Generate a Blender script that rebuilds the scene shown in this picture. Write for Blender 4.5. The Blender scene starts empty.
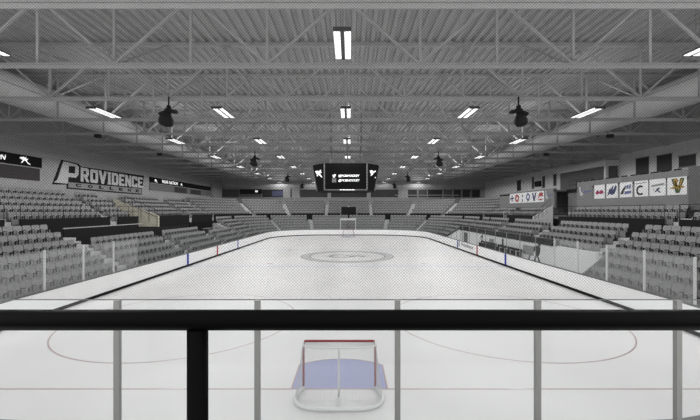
import bpy, bmesh, math, random
from mathutils import Vector, Matrix
random.seed(7)
PI = math.pi
scene = bpy.context.scene
C = scene.collection

# ---------------------------------------------------------------- camera
H = 4.55
F = 368.0
cam = bpy.data.cameras.new('camera')
camo = bpy.data.objects.new('camera', cam)
C.objects.link(camo)
camo.location = (0, 0, H)
camo.rotation_euler = (PI / 2, 0, 0)
cam.sensor_width = 36
cam.shift_y = 0.5 / 700
cam.lens = 36 * F / 700
cam.clip_end = 400
cam.clip_start = 0.05
scene.camera = camo

AX = -0.27                 # rink long axis
XL, XR = AX - 12.95, AX + 12.95
Y0, Y1 = 6.03, 67.3
RC = 8.5
YC = Y1 - RC
WL, WR, WF = -28.5, 30.0, 82.0      # side walls and far wall
TZ = 10.75                 # truss bottom
DZ = 13.9                  # deck

# ---------------------------------------------------------------- materials
def mat(name, col, rough=0.6, metal=0.0, noise=0.0, scale=3.0, spec=0.5, emit=0.0, bump=0.0, stretch=None):
    m = bpy.data.materials.new(name)
    m.use_nodes = True
    nt = m.node_tree
    b = nt.nodes['Principled BSDF']
    if not isinstance(col, (tuple, list)):
        col = (col, col, col)
    b.inputs['Base Color'].default_value = (*col, 1)
    b.inputs['Roughness'].default_value = rough
    b.inputs['Metallic'].default_value = metal
    b.inputs['Specular IOR Level'].default_value = spec
    if emit:
        b.inputs['Emission Color'].default_value = (*col, 1)
        b.inputs['Emission Strength'].default_value = emit
    if noise or bump:
        tc = nt.nodes.new('ShaderNodeTexCoord')
        mp = nt.nodes.new('ShaderNodeMapping')
        if stretch:
            mp.inputs['Scale'].default_value = stretch
        n = nt.nodes.new('ShaderNodeTexNoise')
        n.inputs['Scale'].default_value = scale
        n.inputs['Detail'].default_value = 5
        nt.links.new(tc.outputs['Object'], mp.inputs['Vector'])
        nt.links.new(mp.outputs['Vector'], n.inputs['Vector'])
        if noise:
            r = nt.nodes.new('ShaderNodeValToRGB')
            r.color_ramp.elements[0].position = 0.3
            r.color_ramp.elements[1].position = 0.7
            r.color_ramp.elements[0].color = (*[c * (1 - noise) for c in col], 1)
            r.color_ramp.elements[1].color = (*[min(1, c * (1 + noise)) for c in col], 1)
            nt.links.new(n.outputs['Fac'], r.inputs['Fac'])
            nt.links.new(r.outputs['Color'], b.inputs['Base Color'])
        if bump:
            bp = nt.nodes.new('ShaderNodeBump')
            bp.inputs['Strength'].default_value = 1.45
            bp.inputs['Distance'].default_value = 0.02
            nt.links.new(n.outputs['Fac'], bp.inputs['Height'])
            nt.links.new(bp.outputs['Normal'], b.inputs['Normal'])
    return m

def glass_mat(name, haze, col=0.8):
    m = bpy.data.materials.new(name)
    m.use_nodes = True
    nt = m.node_tree
    nt.nodes.clear()
    out = nt.nodes.new('ShaderNodeOutputMaterial')
    tr = nt.nodes.new('ShaderNodeBsdfTransparent')
    tr.inputs['Color'].default_value = (0.97, 0.98, 0.98, 1)
    df = nt.nodes.new('ShaderNodeBsdfDiffuse')
    df.inputs['Color'].default_value = (col, col, col, 1)
    gl = nt.nodes.new('ShaderNodeBsdfGlossy')
    gl.inputs['Roughness'].default_value = 0.05
    a = nt.nodes.new('ShaderNodeMixShader')
    a.inputs[0].default_value = haze
    nt.links.new(tr.outputs[0], a.inputs[1])
    nt.links.new(df.outputs[0], a.inputs[2])
    b = nt.nodes.new('ShaderNodeMixShader')
    b.inputs[0].default_value = 0.015
    nt.links.new(a.outputs[0], b.inputs[1])
    nt.links.new(gl.outputs[0], b.inputs[2])
    nt.links.new(b.outputs[0], out.inputs['Surface'])
    return m

M = {}
M['ice'] = mat('ice', (0.735, 0.725, 0.72), 0.45, noise=0.045, scale=0.35, spec=0.2)
M['board'] = mat('board_white', 0.92, 0.35)
M['kick'] = mat('kick_black', 0.010, 0.8, spec=.1)
M['cap'] = mat('board_cap', 0.10, 0.4)
M['blue'] = mat('line_blue', (0.01, 0.04, 0.33), 0.6, spec=.2)
M['red'] = mat('line_red', (0.36, 0.02, 0.03), 0.6, spec=.2)
M['ice_blue'] = mat('ice_line_blue', (0.46, 0.50, 0.66), 0.3)
M['ice_red'] = mat('ice_line_red', (0.42, 0.30, 0.31), 0.3)
M['ice_grey'] = mat('ice_grey_paint', 0.47, 0.5)
M['ice_ring'] = mat('ice_ring_paint', 0.24, 0.5)
M['ice_logo'] = mat('ice_logo_paint', 0.30, 0.3)
M['crease'] = mat('crease_blue', (0.32, 0.34, 0.56), 0.5)
M['glass'] = glass_mat('plexiglass_painted_haze', 0.11)  # pale haze mixed into the near panes to lighten what shows through
M['glass_clear'] = glass_mat('plexiglass_clear', 0.015)
M['glass_end'] = glass_mat('plexiglass_end', 0.012)
M['post_white'] = mat('post_white', 0.62, 0.4)
M['post_grey'] = mat('post_aluminium', (0.23, 0.23, 0.22), 0.45, noise=0.1, scale=8, stretch=(8, 8, .3))
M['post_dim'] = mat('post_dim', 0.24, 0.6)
M['concrete'] = mat('concrete', 0.15, 0.85, noise=0.15, scale=2)
M['concrete_light'] = mat('concrete_light', 0.42, 0.85, noise=0.12, scale=2)
M['black'] = mat('black_paint', 0.010, 0.8, spec=.1)
M['drape'] = mat('black_drape', 0.010, 0.95, noise=0.3, scale=4, stretch=(6, 6, .3), spec=.1)
M['rail'] = mat('rail_black', 0.003, 0.5, spec=.03)
M['handrail'] = mat('handrail_black', 0.010, 0.6, spec=.2)
M['net'] = mat('net_cord', 0.02, 0.9, spec=.0)
M['cable'] = mat('cable_grey', 0.12, 0.6)
M['seat'] = mat('seat_grey', 0.235, 0.7, noise=0.08, scale=3, spec=.3)
M['seat_pan'] = mat('seat_pan_grey', 0.20, 0.7, spec=.3)
M['seat_black'] = mat('seat_frame_black', 0.008, 0.7, spec=.15)
M['wall'] = mat('wall_block', 0.36, 0.85, noise=0.06, scale=1.5)
M['wall_far'] = mat('wall_far', 0.28, 0.85, noise=0.08, scale=1.5)
M['wall_dark'] = mat('wall_siding', 0.42, 0.8, noise=0.1, scale=2, stretch=(1, .15, 6))
M['pier'] = mat('pier_concrete', 0.30, 0.85, noise=0.1, scale=1.5)
M['fascia'] = mat('fascia_grey', 0.165, 0.8, noise=0.06, scale=2)
M['fascia_dark'] = mat('fascia_dark', 0.09, 0.8)
M['press'] = mat('press_wall', 0.62, 0.85, noise=0.06, scale=1.5)
M['window'] = mat('window_dark', 0.012, 0.45, spec=.3)
M['window_grey'] = mat('window_grey', 0.05, 0.45, spec=.3)
M['frame'] = mat('window_frame', 0.20, 0.5)
M['deck'] = mat('roof_deck', 0.35, 0.65, noise=0.06, scale=0.5, stretch=(1, .1, 1))
M['truss'] = mat('truss_paint', 0.36, 0.6, noise=0.05, scale=1)
M['duct'] = mat('duct_fabric', 0.60, 0.8, noise=0.05, scale=0.6)
M['lamp'] = mat('lamp_tube', (1, 1, 1), 0.5, emit=1.0)
M['housing'] = mat('lamp_housing', 0.05, 0.5)
M['speaker'] = mat('speaker_black', 0.010, 0.85, spec=.15)
M['led'] = mat('led_black', 0.005, 0.8, spec=.05)
M['led_text'] = mat('led_text', (0.9, 0.9, 0.9), 0.6, emit=0.7)
M['led_dim'] = mat('led_dim', (0.35, 0.35, 0.35), 0.6, emit=0.15)
M['led_panel'] = mat('led_panel_grey', (0.060, 0.054, 0.056), 0.8, spec=.1)
M['panel_mid'] = mat('panel_mid_grey', 0.16, 0.8)
M['sign_dark'] = mat('sign_outline', 0.016, 0.8, spec=.1)
M['sign_letter'] = mat('sign_letter', 0.56, 0.7)
M['sign_band'] = mat('sign_band', 0.26, 0.7)
M['beige'] = mat('stair_wall_warm_light_tint', (0.72, 0.68, 0.56), 0.85, noise=0.05)  # warm light falling on the stair wall is tinted into its colour
M['banner_white'] = mat('banner_white', 0.66, 0.85)
M['navy'] = mat('emblem_navy', (0.03, 0.04, 0.10), 0.8)
M['crimson'] = mat('emblem_crimson', (0.25, 0.02, 0.08), 0.8)
M['emred'] = mat('emblem_red', (0.30, 0.05, 0.05), 0.8)
M['emblue'] = mat('emblem_blue', (0.10, 0.11, 0.24), 0.8)
M['emblack'] = mat('emblem_black', 0.015, 0.8)
M['emgrey'] = mat('emblem_grey', 0.22, 0.8)
M['emgreen'] = mat('emblem_green', (0.03, 0.06, 0.02), 0.8)
M['gold'] = mat('emblem_gold', (0.30, 0.19, 0.04), 0.8)
M['emfaint'] = mat('emblem_faint_blue', (0.06, 0.065, 0.12), 0.8)
M['goal_red'] = mat('goal_red', (0.27, 0.01, 0.015), 0.4)
M['goal_white'] = mat('goal_white', 0.72, 0.5)
M['goal_net'] = mat('goal_net', 0.55, 0.8)
M['bench_wall'] = mat('bench_wall_white', 0.78, 0.7)
M['mural'] = mat('mural_black', 0.02, 0.8)
M['mural_grey'] = mat('mural_grey', 0.28, 0.8)

# ---------------------------------------------------------------- helpers
def world_of(o):
    w = o.matrix_basis.copy()
    while o.parent is not None:
        o = o.parent
        w = o.matrix_basis @ w
    return w

class MB:
    """collects shapes for ONE mesh object"""
    def __init__(s):
        s.v = []
        s.f = []
    def add(s, vs, fs):
        o = len(s.v)
        s.v += [tuple(p) for p in vs]
        s.f += [tuple(i + o for i in f) for f in fs]
        return s
    def box(s, x0, x1, y0, y1, z0, z1):
        if x0 > x1: x0, x1 = x1, x0
        if y0 > y1: y0, y1 = y1, y0
        if z0 > z1: z0, z1 = z1, z0
        return s.add([(x0, y0, z0), (x1, y0, z0), (x1, y1, z0), (x0, y1, z0), (x0, y0, z1), (x1, y0, z1), (x1, y1, z1), (x0, y1, z1)],
                     [(0, 3, 2, 1), (4, 5, 6, 7), (0, 1, 5, 4), (1, 2, 6, 5), (2, 3, 7, 6), (3, 0, 4, 7)])
    def tube(s, a, b, r, n=8, r2=None, cap=True):
        a, b = Vector(a), Vector(b)
        d = (b - a)
        if d.length < 1e-6: return s
        d.normalize()
        u = d.orthogonal().normalized()
        w = d.cross(u)
        r2 = r if r2 is None else r2
        vs = []
        for p, rr in ((a, r), (b, r2)):
            for k in range(n):
                t = 2 * PI * (k + .5) / n
                vs.append(p + u * (math.cos(t) * rr) + w * (math.sin(t) * rr))
        fs = [(k, (k + 1) % n, n + (k + 1) % n, n + k) for k in range(n)]
        if cap:
            fs += [tuple(reversed(range(n))), tuple(range(n, 2 * n))]
        return s.add(vs, fs)
    def path(s, pts, r, n=8, closed=False):
        pts = [Vector(p) for p in pts]
        N = len(pts)
        vs, fs = [], []
        up0 = None
        for i, p in enumerate(pts):
            if closed:
                d = pts[(i + 1) % N] - pts[i - 1]
            else:
                d = pts[min(i + 1, N - 1)] - pts[max(i - 1, 0)]
            d.normalize()
            if up0 is None:
                up0 = d.orthogonal().normalized()
            up = (up0 - d * up0.dot(d))
            up = up.normalized() if up.length > 1e-4 else d.orthogonal().normalized()
            up0 = up
            w = d.cross(up)
            for k in range(n):
                t = 2 * PI * k / n
                vs.append(p + up * (math.cos(t) * r) + w * (math.sin(t) * r))
        m = N if closed else N - 1
        for i in range(m):
            j = (i + 1) % N
            for k in range(n):
                fs.append((i * n + k, i * n + (k + 1) % n, j * n + (k + 1) % n, j * n + k))
        if not closed:
            fs += [tuple(reversed(range(n))), tuple(range((N - 1) * n, N * n))]
        return s.add(vs, fs)
    def bar(s, a, b, w, h, up=(0, 0, 1)):
        """rectangular bar, w across, h along up"""
        a, b, up = Vector(a), Vector(b), Vector(up)
        d = (b - a).normalized()
        side = d.cross(up).normalized()
        u = side.cross(d)
        vs = []
        for p in (a, b):
            for sx, sy in ((-1, -1), (1, -1), (1, 1), (-1, 1)):
                vs.append(p + side * (sx * w / 2) + u * (sy * h / 2))
        return s.add(vs, [(0, 1, 2, 3), (7, 6, 5, 4), (0, 4, 5, 1), (1, 5, 6, 2), (2, 6, 7, 3), (3, 7, 4, 0)])
    def prism(s, pts, fn, d0, d1):
        """2D polygon pts -> fn(u, v, depth)"""
        n = len(pts)
        vs = [fn(u, v, d0) for u, v in pts] + [fn(u, v, d1) for u, v in pts]
        fs = [tuple(range(n)), tuple(reversed(range(n, 2 * n)))]
        fs += [(k, n + k, n + (k + 1) % n, (k + 1) % n) for k in range(n)]
        return s.add(vs, fs)
    def mesh(s, name, m):
        me = bpy.data.meshes.new(name)
        me.from_pydata(s.v, [], s.f)
        me.validate()
        bm = bmesh.new()
        bm.from_mesh(me)
        bmesh.ops.recalc_face_normals(bm, faces=bm.faces)
        bm.to_mesh(me)
        bm.free()
        me.materials.append(m)
        return me
    def build(s, name, m, parent=None, smooth=False):
        me = s.mesh(name, m)
        if smooth:
            for p in me.polygons: p.use_smooth = True
        o = bpy.data.objects.new(name, me)
        C.objects.link(o)
        if parent is not None:
            o.parent = parent
            o.matrix_basis = world_of(parent).inverted()      # geometry is given in world space
        return o

def tag(o, label=None, cat=None, group=None, kind=None):
    if label: o['label'] = label
    if cat: o['category'] = cat
    if group: o['group'] = group
    if kind: o['kind'] = kind
    return o

def empty(name, loc, label=None, cat=None, group=None, kind=None, rz=0):
    o = bpy.data.objects.new(name, None)
    o.empty_display_size = 0.2
    C.objects.link(o)
    o.location = loc
    o.rotation_euler = (0, 0, rz)
    return tag(o, label, cat, group, kind)

def struct(name, mb, m, parent=None):
    o = mb.build(name, m, parent)
    if parent is None: o['kind'] = 'structure'
    return o

def copy_tree(o, parent=None):
    kids = [c for c in KIDS.get(o.name, [])]
    c = o.copy()
    C.objects.link(c)
    if parent is not None: c.parent = parent
    for k in kids:
        kk = k.copy()
        C.objects.link(kk)
        kk.parent = c
    return c
KIDS = {}

def text_poly(body, w, h, offset=0.0, thick=0.02, shear=0.0, bold=None):
    cu = bpy.data.curves.new('lettering', 'FONT')
    cu.body = body
    cu.offset = offset
    cu.extrude = 0.5
    cu.shear = shear
    cu.resolution_u = 3
    ob = bpy.data.objects.new('lettering', cu)
    C.objects.link(ob)
    dg = bpy.context.evaluated_depsgraph_get()
    dg.update()
    me = bpy.data.meshes.new_from_object(ob.evaluated_get(dg))
    bpy.data.objects.remove(ob)
    xs = [v.co.x for v in me.vertices]; ys = [v.co.y for v in me.vertices]
    x0, x1, y0, y1 = min(xs), max(xs), min(ys), max(ys)
    for v in me.vertices:
        v.co.x = (v.co.x - x0) / (x1 - x0) * w
        v.co.y = (v.co.y - y0) / (y1 - y0) * h
        v.co.z = v.co.z * thick
    bpy.data.curves.remove(cu)
    return me

def text_obj(name, body, w, h, M4, m, parent=None, **k):
    me = text_poly(body, w, h, **k)
    me.materials.clear()
    me.materials.append(m)
    me.transform(M4)
    o = bpy.data.objects.new(name, me)
    C.objects.link(o)
    if parent is not None:
        o.parent = parent
        o.matrix_basis = world_of(parent).inverted()
    return o

def frame_left(x, y, z):      # text plane on a surface facing +x, reading towards +y
    return Matrix.Translation((x, y, z)) @ Matrix(((0, 0, 1, 0), (1, 0, 0, 0), (0, 1, 0, 0), (0, 0, 0, 1)))
def frame_right(x, y, z):     # surface facing -x, reading towards -y
    return Matrix.Translation((x, y, z)) @ Matrix(((0, 0, -1, 0), (-1, 0, 0, 0), (0, 1, 0, 0), (0, 0, 0, 1)))
def frame_front(x, y, z):     # surface facing the camera (-y)
    return Matrix.Translation((x, y, z)) @ Matrix(((1, 0, 0, 0), (0, 0, -1, 0), (0, 1, 0, 0), (0, 0, 0, 1)))
def fn_of(M4):
    return lambda u, v, d: M4 @ Vector((u, v, d))

# ---------------------------------------------------------------- ice and rink
def rink_outline(off=0.0, n=10):
    """closed loop, counter-clockwise from near left"""
    pts = []
    for cx, cy, a0 in ((XR - RC, Y0 + RC, -90), (XR - RC, Y1 - RC, 0), (XL + RC, Y1 - RC, 90), (XL + RC, Y0 + RC, 180)):
        for k in range(n + 1):
            a = math.radians(a0 + 90 * k / n)
            pts.append((cx + (RC + off) * math.cos(a), cy + (RC + off) * math.sin(a)))
    return pts

b = MB(); b.box(WL - .3, WR + .3, 4.0, WF + .3, -0.45, -0.06)
struct('floor', b, M['concrete'])
b = MB()
ol = rink_outline(0.12)
b.add([(x, y, 0) for x, y in ol] + [(x, y, -.05) for x, y in ol],
      [tuple(range(len(ol))), tuple(reversed(range(len(ol), 2 * len(ol))))] +
      [(k, len(ol) + k, len(ol) + (k + 1) % len(ol), (k + 1) % len(ol)) for k in range(len(ol))])
ice = struct('floor_ice', b, M['ice'])
tag(ice, 'white hockey ice sheet inside the boards')

def flat(name, m, polys, z=0.004):
    b = MB()
    for p in polys:
        n = len(p)
        b.add([(x, y, z) for x, y in p] + [(x, y, 0.0005) for x, y in p], [tuple(range(n))] + [(k, n + k, n + (k + 1) % n, (k + 1) % n) for k in range(n)])
    return b.build(name, m, ice)
def ring(cx, cy, r0, r1, n=72, a0=0, a1=360):
    out = []
    for k in range(n):
        t0 = math.radians(a0 + (a1 - a0) * k / n); t1 = math.radians(a0 + (a1 - a0) * (k + 1) / n)
        out.append([(cx + r0 * math.cos(t0), cy + r0 * math.sin(t0)), (cx + r1 * math.cos(t0), cy + r1 * math.sin(t0)),
                    (cx + r1 * math.cos(t1), cy + r1 * math.sin(t1)), (cx + r0 * math.cos(t1), cy + r0 * math.sin(t1))])
    return out
def disc(cx, cy, r, n=28):
    return [[(cx + r * math.cos(2 * PI * k / n), cy + r * math.sin(2 * PI * k / n)) for k in range(n)]]
def rect(x0, x1, y0, y1):
    return [[(x0, y0), (x1, y0), (x1, y1), (x0, y1)]]
YM = 36.7; GL = (9.38, 64.02); BL = (30.0, 43.4)
for y in GL:
    flat('goal_line', M['ice_red'], rect(XL + 1.2, XR - 1.2, y - .025, y + .025))
for y in BL:
    flat('blue_line', M['ice_blue'], rect(XL, XR, y - .15, y + .15))
flat('centre_line', M['ice_red'], rect(XL, XR, YM - .04, YM + .04), 0.003)
flat('centre_circle', M['ice_grey'], ring(AX, YM, 3.75, 4.57), 0.006)
flat('centre_circle_edge', M['ice_ring'], ring(AX, YM, 4.49, 4.62) + ring(AX, YM, 3.66, 3.80), 0.008)
flat('centre_logo', M['ice_logo'], ring(AX - .55, YM, .95, 1.35, 24, 60, 300) +
     [[(AX - .3, YM + .4), (AX + 1.6, YM + .75), (AX + 1.75, YM + 1.1), (AX - .1, YM + .85)],
      [(AX - .5, YM - .3), (AX + 1.2, YM - .15), (AX + 1.1, YM + .15), (AX - .3, YM + .1)],
      [(AX + .1, YM - 1.3), (AX + .9, YM - .9), (AX + .6, YM - .2), (AX + .2, YM - .3)],
      [(AX + 1.0, YM - .9), (AX + 1.7, YM - .7), (AX + 1.9, YM + .2), (AX + 1.5, YM + .1)]], 0.006)
for sx in (-6.6, 6.6):
    for cy, s in ((GL[0] + 6.1, 1), (GL[1] - 6.1, -1)):
        cx = AX + sx
        flat('faceoff_circle', M['ice_red'], ring(cx, cy, 4.49, 4.54))
        flat('faceoff_spot', M['ice_red'], disc(cx, cy, .15))
        hm = []
        for ex in (-4.57, 4.57):
            for ey in (-.85, .85):
                e = cx + ex; o = .6 if ex > 0 else -.6
                hm += rect(min(e, e + o), max(e, e + o), cy + ey - .025, cy + ey + .025)
        flat('hash_mark', M['ice_red'], hm)
        for ex in (-1, 1):
            for ey in (-1, 1):
                x, y = cx + ex * .6, cy + ey * .45
                flat('faceoff_mark', M['ice_red'], rect(min(x, x + ex * 1.2), max(x, x + ex * 1.2), y - .02, y + .02) + rect(x - .02, x + .02, min(y, y + ey * .9), max(y, y + ey * .9)))
    for cy in (BL[0] + 1.5, BL[1] - 1.5):
        flat('neutral_spot', M['ice_red'], disc(AX + sx, cy, .28))
for gy, s in ((GL[0], 1), (GL[1], -1)):
    h = 1.22; r = 1.9
    a = math.asin(h / r)
    arc = [(AX + r * math.sin(t), gy + s * r * math.cos(t)) for t in [a - 2 * a * k / 14 for k in range(15)]]
    p = [(AX + h, gy)] + arc + [(AX - h, gy)]
    flat('crease', M['crease'], [p], 0.002)
    e = []
    for k in range(len(p) - 1):
        (x0, y0), (x1, y1) = p[k], p[k + 1]
        d = Vector((x1 - x0, y1 - y0)).normalized(); nx, ny = -d.y * .02, d.x * .02
        e.append([(x0 - nx, y0 - ny), (x1 - nx, y1 - ny), (x1 + nx, y1 + ny), (x0 + nx, y0 + ny)])
    flat('crease_edge', M['ice_red'], e, 0.005)

# boards
def loop_band(off0, off1, z0, z1, m, name, parent, n=10):
    a = rink_outline(off0, n); c = rink_outline(off1, n); N = len(a)
    b = MB()
    vs = [(x, y, z0) for x, y in a] + [(x, y, z1) for x, y in a] + [(x, y, z1) for x, y in c] + [(x, y, z0) for x, y in c]
    fs = []
    for k in range(N):
        j = (k + 1) % N
        for q in range(4):
            p = (q + 1) % 4
            fs.append((q * N + k, p * N + k, p * N + j, q * N + j))
    b.add(vs, fs)
    return b.build(name, m, parent)
boards = empty('rink_boards', (AX, Y0, 0), 'long oval of white dasher boards with black kick strip around the ice', 'boards')
loop_band(0, .1, 0.0, 1.03, M['board'], 'board_panel', boards)
loop_band(-.02, .0, 0.0, .15, M['kick'], 'kick_plate', boards)
loop_band(-.02, .14, 1.03, 1.07, M['cap'], 'top_cap', boards)
for x, s in ((XL, 1), (XR, -1)):
    for y, m, nm in ((BL[0], 'blue', 'blue_stripe'), (YM, 'red', 'red_stripe'), (BL[1], 'blue', 'blue_stripe')):
        b = MB(); b.box(x, x + s * .012, y - .17, y + .17, .15, 1.06); b.build(nm, M[m], boards)
text_obj('board_lettering', 'Providence', 4.0, .42, frame_right(XR - .006, 41.9, .52), M['emgrey'], boards, offset=.02, thick=.01)
b = MB(); b.prism([(0, 0), (.3, 0), (.35, .5), (.2, .75), (0, .6), (-.1, .3)], fn_of(frame_right(XR - .006, 42.9, .35)), -.006, .006)
b.build('board_emblem', M['emgrey'], boards)

# glass: straight runs and corners
def glass_run(name, pts, z1, postm, label, pane_m, pw=.055, pd=.08):
    """pts: polyline of post positions, one pane between two posts"""
    root = empty(name, (pts[0][0], pts[0][1], 1.07), label, 'glass barrier')
    for k in range(len(pts) - 1):
        (x0, y0), (x1, y1) = pts[k], pts[k + 1]
        d = Vector((x1 - x0, y1 - y0)); L = d.length; d.normalize()
        a = Vector((x0, y0)) + d * (pw / 2); c = Vector((x1, y1)) - d * (pw / 2)
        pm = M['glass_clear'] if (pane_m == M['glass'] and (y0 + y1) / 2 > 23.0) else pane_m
        MB().bar((a.x, a.y, (1.07 + z1) / 2), (c.x, c.y, (1.07 + z1) / 2), .015, z1 - 1.07).build('glass_pane', pm, root)
    for k, (x, y) in enumerate(pts):
        q = pts[min(k + 1, len(pts) - 1)]; p = pts[max(k - 1, 0)]
        d = Vector((q[0] - p[0], q[1] - p[1], 0)).normalized()
        side = Vector((-d.y, d.x, 0))
        b = MB()
        c = Vector((x, y, 0))
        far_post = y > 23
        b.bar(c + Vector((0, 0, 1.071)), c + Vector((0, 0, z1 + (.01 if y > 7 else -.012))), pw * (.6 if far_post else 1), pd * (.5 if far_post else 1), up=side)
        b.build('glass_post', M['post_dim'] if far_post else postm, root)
    return root
SP = 2.336
ly = [16.0 + SP * k for k in range(-1, 19)]
ly = [y for y in ly if y < 58.9]
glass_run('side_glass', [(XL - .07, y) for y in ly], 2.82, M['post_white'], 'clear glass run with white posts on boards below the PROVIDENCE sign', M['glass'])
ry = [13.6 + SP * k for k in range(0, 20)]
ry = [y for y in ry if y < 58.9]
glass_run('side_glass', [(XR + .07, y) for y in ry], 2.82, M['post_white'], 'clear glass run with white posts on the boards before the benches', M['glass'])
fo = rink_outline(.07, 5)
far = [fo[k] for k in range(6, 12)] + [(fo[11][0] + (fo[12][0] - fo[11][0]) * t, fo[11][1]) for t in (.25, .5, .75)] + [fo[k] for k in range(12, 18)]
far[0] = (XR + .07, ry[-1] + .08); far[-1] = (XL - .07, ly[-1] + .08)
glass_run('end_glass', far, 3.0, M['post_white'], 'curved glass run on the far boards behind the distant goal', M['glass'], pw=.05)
ex = [((117.5 + 140 * k) - 350) * 5.96 / F for k in range(-1, 6)]
glass_run('end_glass', [(x, 5.96) for x in ex], 3.11, M['post_grey'], 'clear end glass with grey aluminium posts behind the near goal', M['glass_end'], pw=.085, pd=.08)

# goals
def goal(gy, s, label):
    """s = +1: mouth faces +y; frame runs back towards -y"""
    r = empty('hockey_goal', (AX, gy, 0), label, 'goal')
    hw = .915
    for e in (-1, 1):
        MB().tube((AX + e * hw, gy, 0.0), (AX + e * hw, gy, 1.2), .03, 12).build('goal_post', M['goal_red'], r, True)
    MB().path([(AX - hw, gy, 1.17), (AX - hw + .03, gy, 1.215), (AX - hw + .07, gy, 1.225), (AX + hw - .07, gy, 1.225), (AX + hw - .03, gy, 1.215), (AX + hw, gy, 1.17)], .03, 12).build('crossbar', M['goal_red'], r, True)
    def back(t, depth, wid, z):         # t in -1..1 -> curve round the back
        a = t * PI / 2
        e = 0.45
        cx = math.copysign(abs(math.sin(a)) ** (e * 1.25), a) if a else 0
        cy = abs(math.cos(a)) ** (e)
        return Vector((AX + cx * wid, gy - s * (cy * depth), z))
    ts = [-1 + 2 * k / 24 for k in range(25)]
    low = [Vector((AX - hw, gy, .04))] + [back(t, 1.05, 1.06, .05) for t in ts[1:-1]] + [Vector((AX + hw, gy, .04))]
    MB().path(low, .05, 8).build('base_pipe', M['goal_white'], r, True)
    top = [Vector((AX - hw, gy, 1.22))] + [back(t, .42, .92, 1.2 - .0) for t in ts[1:-1]] + [Vector((AX + hw, gy, 1.22))]
    MB().path(top, .022, 8).build('top_frame', M['goal_white'], r, True)
    MB().path([(AX, gy - s * .42, 1.19), (AX, gy - s * .46, .9), (AX, gy - s * .47, .45), (AX, gy - s * .47, .03)], .028, 8).build('centre_brace', M['goal_white'], r, True)
    MB().bar((AX, gy - s * .47, .03), (AX, gy - s * 1.03, .03), .06, .04).build('base_brace', M['goal_white'], r)
    # netting: back, then top
    vs, fs = [], []
    R = 20
    for j in range(R + 1):
        q = j / R
        for k in range(25):
            p = top[k].lerp(low[k], q)
            sag = math.sin(q * PI) * .05
            vs.append(p + Vector((0, s * sag, 0)))
    for j in range(R):
        for k in range(24):
            fs.append((j * 25 + k, j * 25 + k + 1, (j + 1) * 25 + k + 1, (j + 1) * 25 + k))
    o = len(vs)
    for j in range(7):
        for k in range(25):
            front = Vector((AX - hw + 2 * hw * k / 24, gy, 1.21))
            vs.append(front.lerp(top[k], j / 6) - Vector((0, 0, .01)))
    for j in range(6):
        for k in range(24):
            fs.append((o + j * 25 + k, o + j * 25 + k + 1, o + (j + 1) * 25 + k + 1, o + (j + 1) * 25 + k))
    nt = MB().add(vs, fs).build('goal_netting', M['goal_net'], r)
    sd = nt.modifiers.new('sub', 'SUBSURF'); sd.subdivision_type = 'SIMPLE'; sd.levels = sd.render_levels = 1
    w = nt.modifiers.new('wire', 'WIREFRAME'); w.thickness = .0055; w.use_replace = True; w.use_even_offset = False
    return r
goal(GL[0], 1, 'near hockey goal with red posts and white netting on the blue crease')
goal(GL[1], -1, 'far hockey goal standing before the distant end boards')

# ---------------------------------------------------------------- protective net above the end glass
net = empty('safety_net', (AX, 6.02, 3.08), 'fine grey protective net hanging above the near end glass', 'net')
nx0, nx1, nz0, nz1 = -8.6, 8.6, 3.085, 9.6
P = .0505; R = .00150
def strand(b, a, c, r):
    a, c = Vector(a), Vector(c)
    d = (c - a).normalized(); u = Vector((0, 1, 0)); w = d.cross(u)
    vs = []
    for p in (a, c):
        vs += [p + w * r - u * r * .3, p - w * r - u * r * .3, p + u * r * 1.2]
    b.add(vs, [(0, 1, 4, 3), (1, 2, 5, 4), (2, 0, 3, 5)])
b = MB()
W, Hn = nx1 - nx0, nz1 - nz0
k = -int(Hn / P)
while k * P < W:
    # rising strands: x = nx0 + k*P + t, z = nz0 + t
    t0 = max(0, -k * P); t1 = min(Hn, W - k * P)
    if t1 > t0:
        strand(b, (nx0 + k * P + t0, 6.02, nz0 + t0), (nx0 + k * P + t1, 6.02, nz0 + t1), R)
        strand(b, (nx1 - k * P - t0, 6.024, nz0 + t0), (nx1 - k * P - t1, 6.024, nz0 + t1), R)
    k += 1
me = bpy.data.meshes.new('net_mesh'); me.from_pydata(b.v, [], b.f); me.materials.append(M['net'])
o = bpy.data.objects.new('net_mesh', me); C.objects.link(o); o.parent = net; o.matrix_basis = net.matrix_basis.inverted()
MB().tube((nx0, 6.02, nz0 + .006), (nx1, 6.02, nz0 + .006), .009, 6).build('bottom_cable', M['cable'], net)
MB().tube((nx0, 6.02, nz1), (nx1, 6.02, nz1), .03, 6).build('top_pipe', M['cable'], net)
for x in (-8, -4, 0, 4, 8):
    MB().tube((x, 6.02, nz1), (x, 6.02, DZ), .01, 6).build('hanger', M['cable'], net)

# ---------------------------------------------------------------- viewer's platform and guard rail
b = MB(); b.box(-6, 6, -1.6, 1.02, 3.2, 3.42); b.box(-6, 6, .9, 1.02, 0, 3.2)
struct('floor_platform', b, M['concrete'])
gr = empty('guard_rail', (0, .93, 3.42), 'thick black steel guard rail crossing in front of the viewing platform', 'railing')
MB().tube((-3.2, .93, 4.2735), (3.2, .93, 4.2735), .0255, 20).build('top_rail', M['rail'], gr, True)
for x in (-.385, -2.2, 1.43, 3.1):
    MB().tube((x, .93, 3.42), (x, .93, 4.25), .0255, 20).build('rail_post', M['rail'], gr, True)
    MB().tube((x, .93, 3.42), (x, .93, 3.435), .06, 16).build('post_flange', M['rail'], gr)

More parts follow.
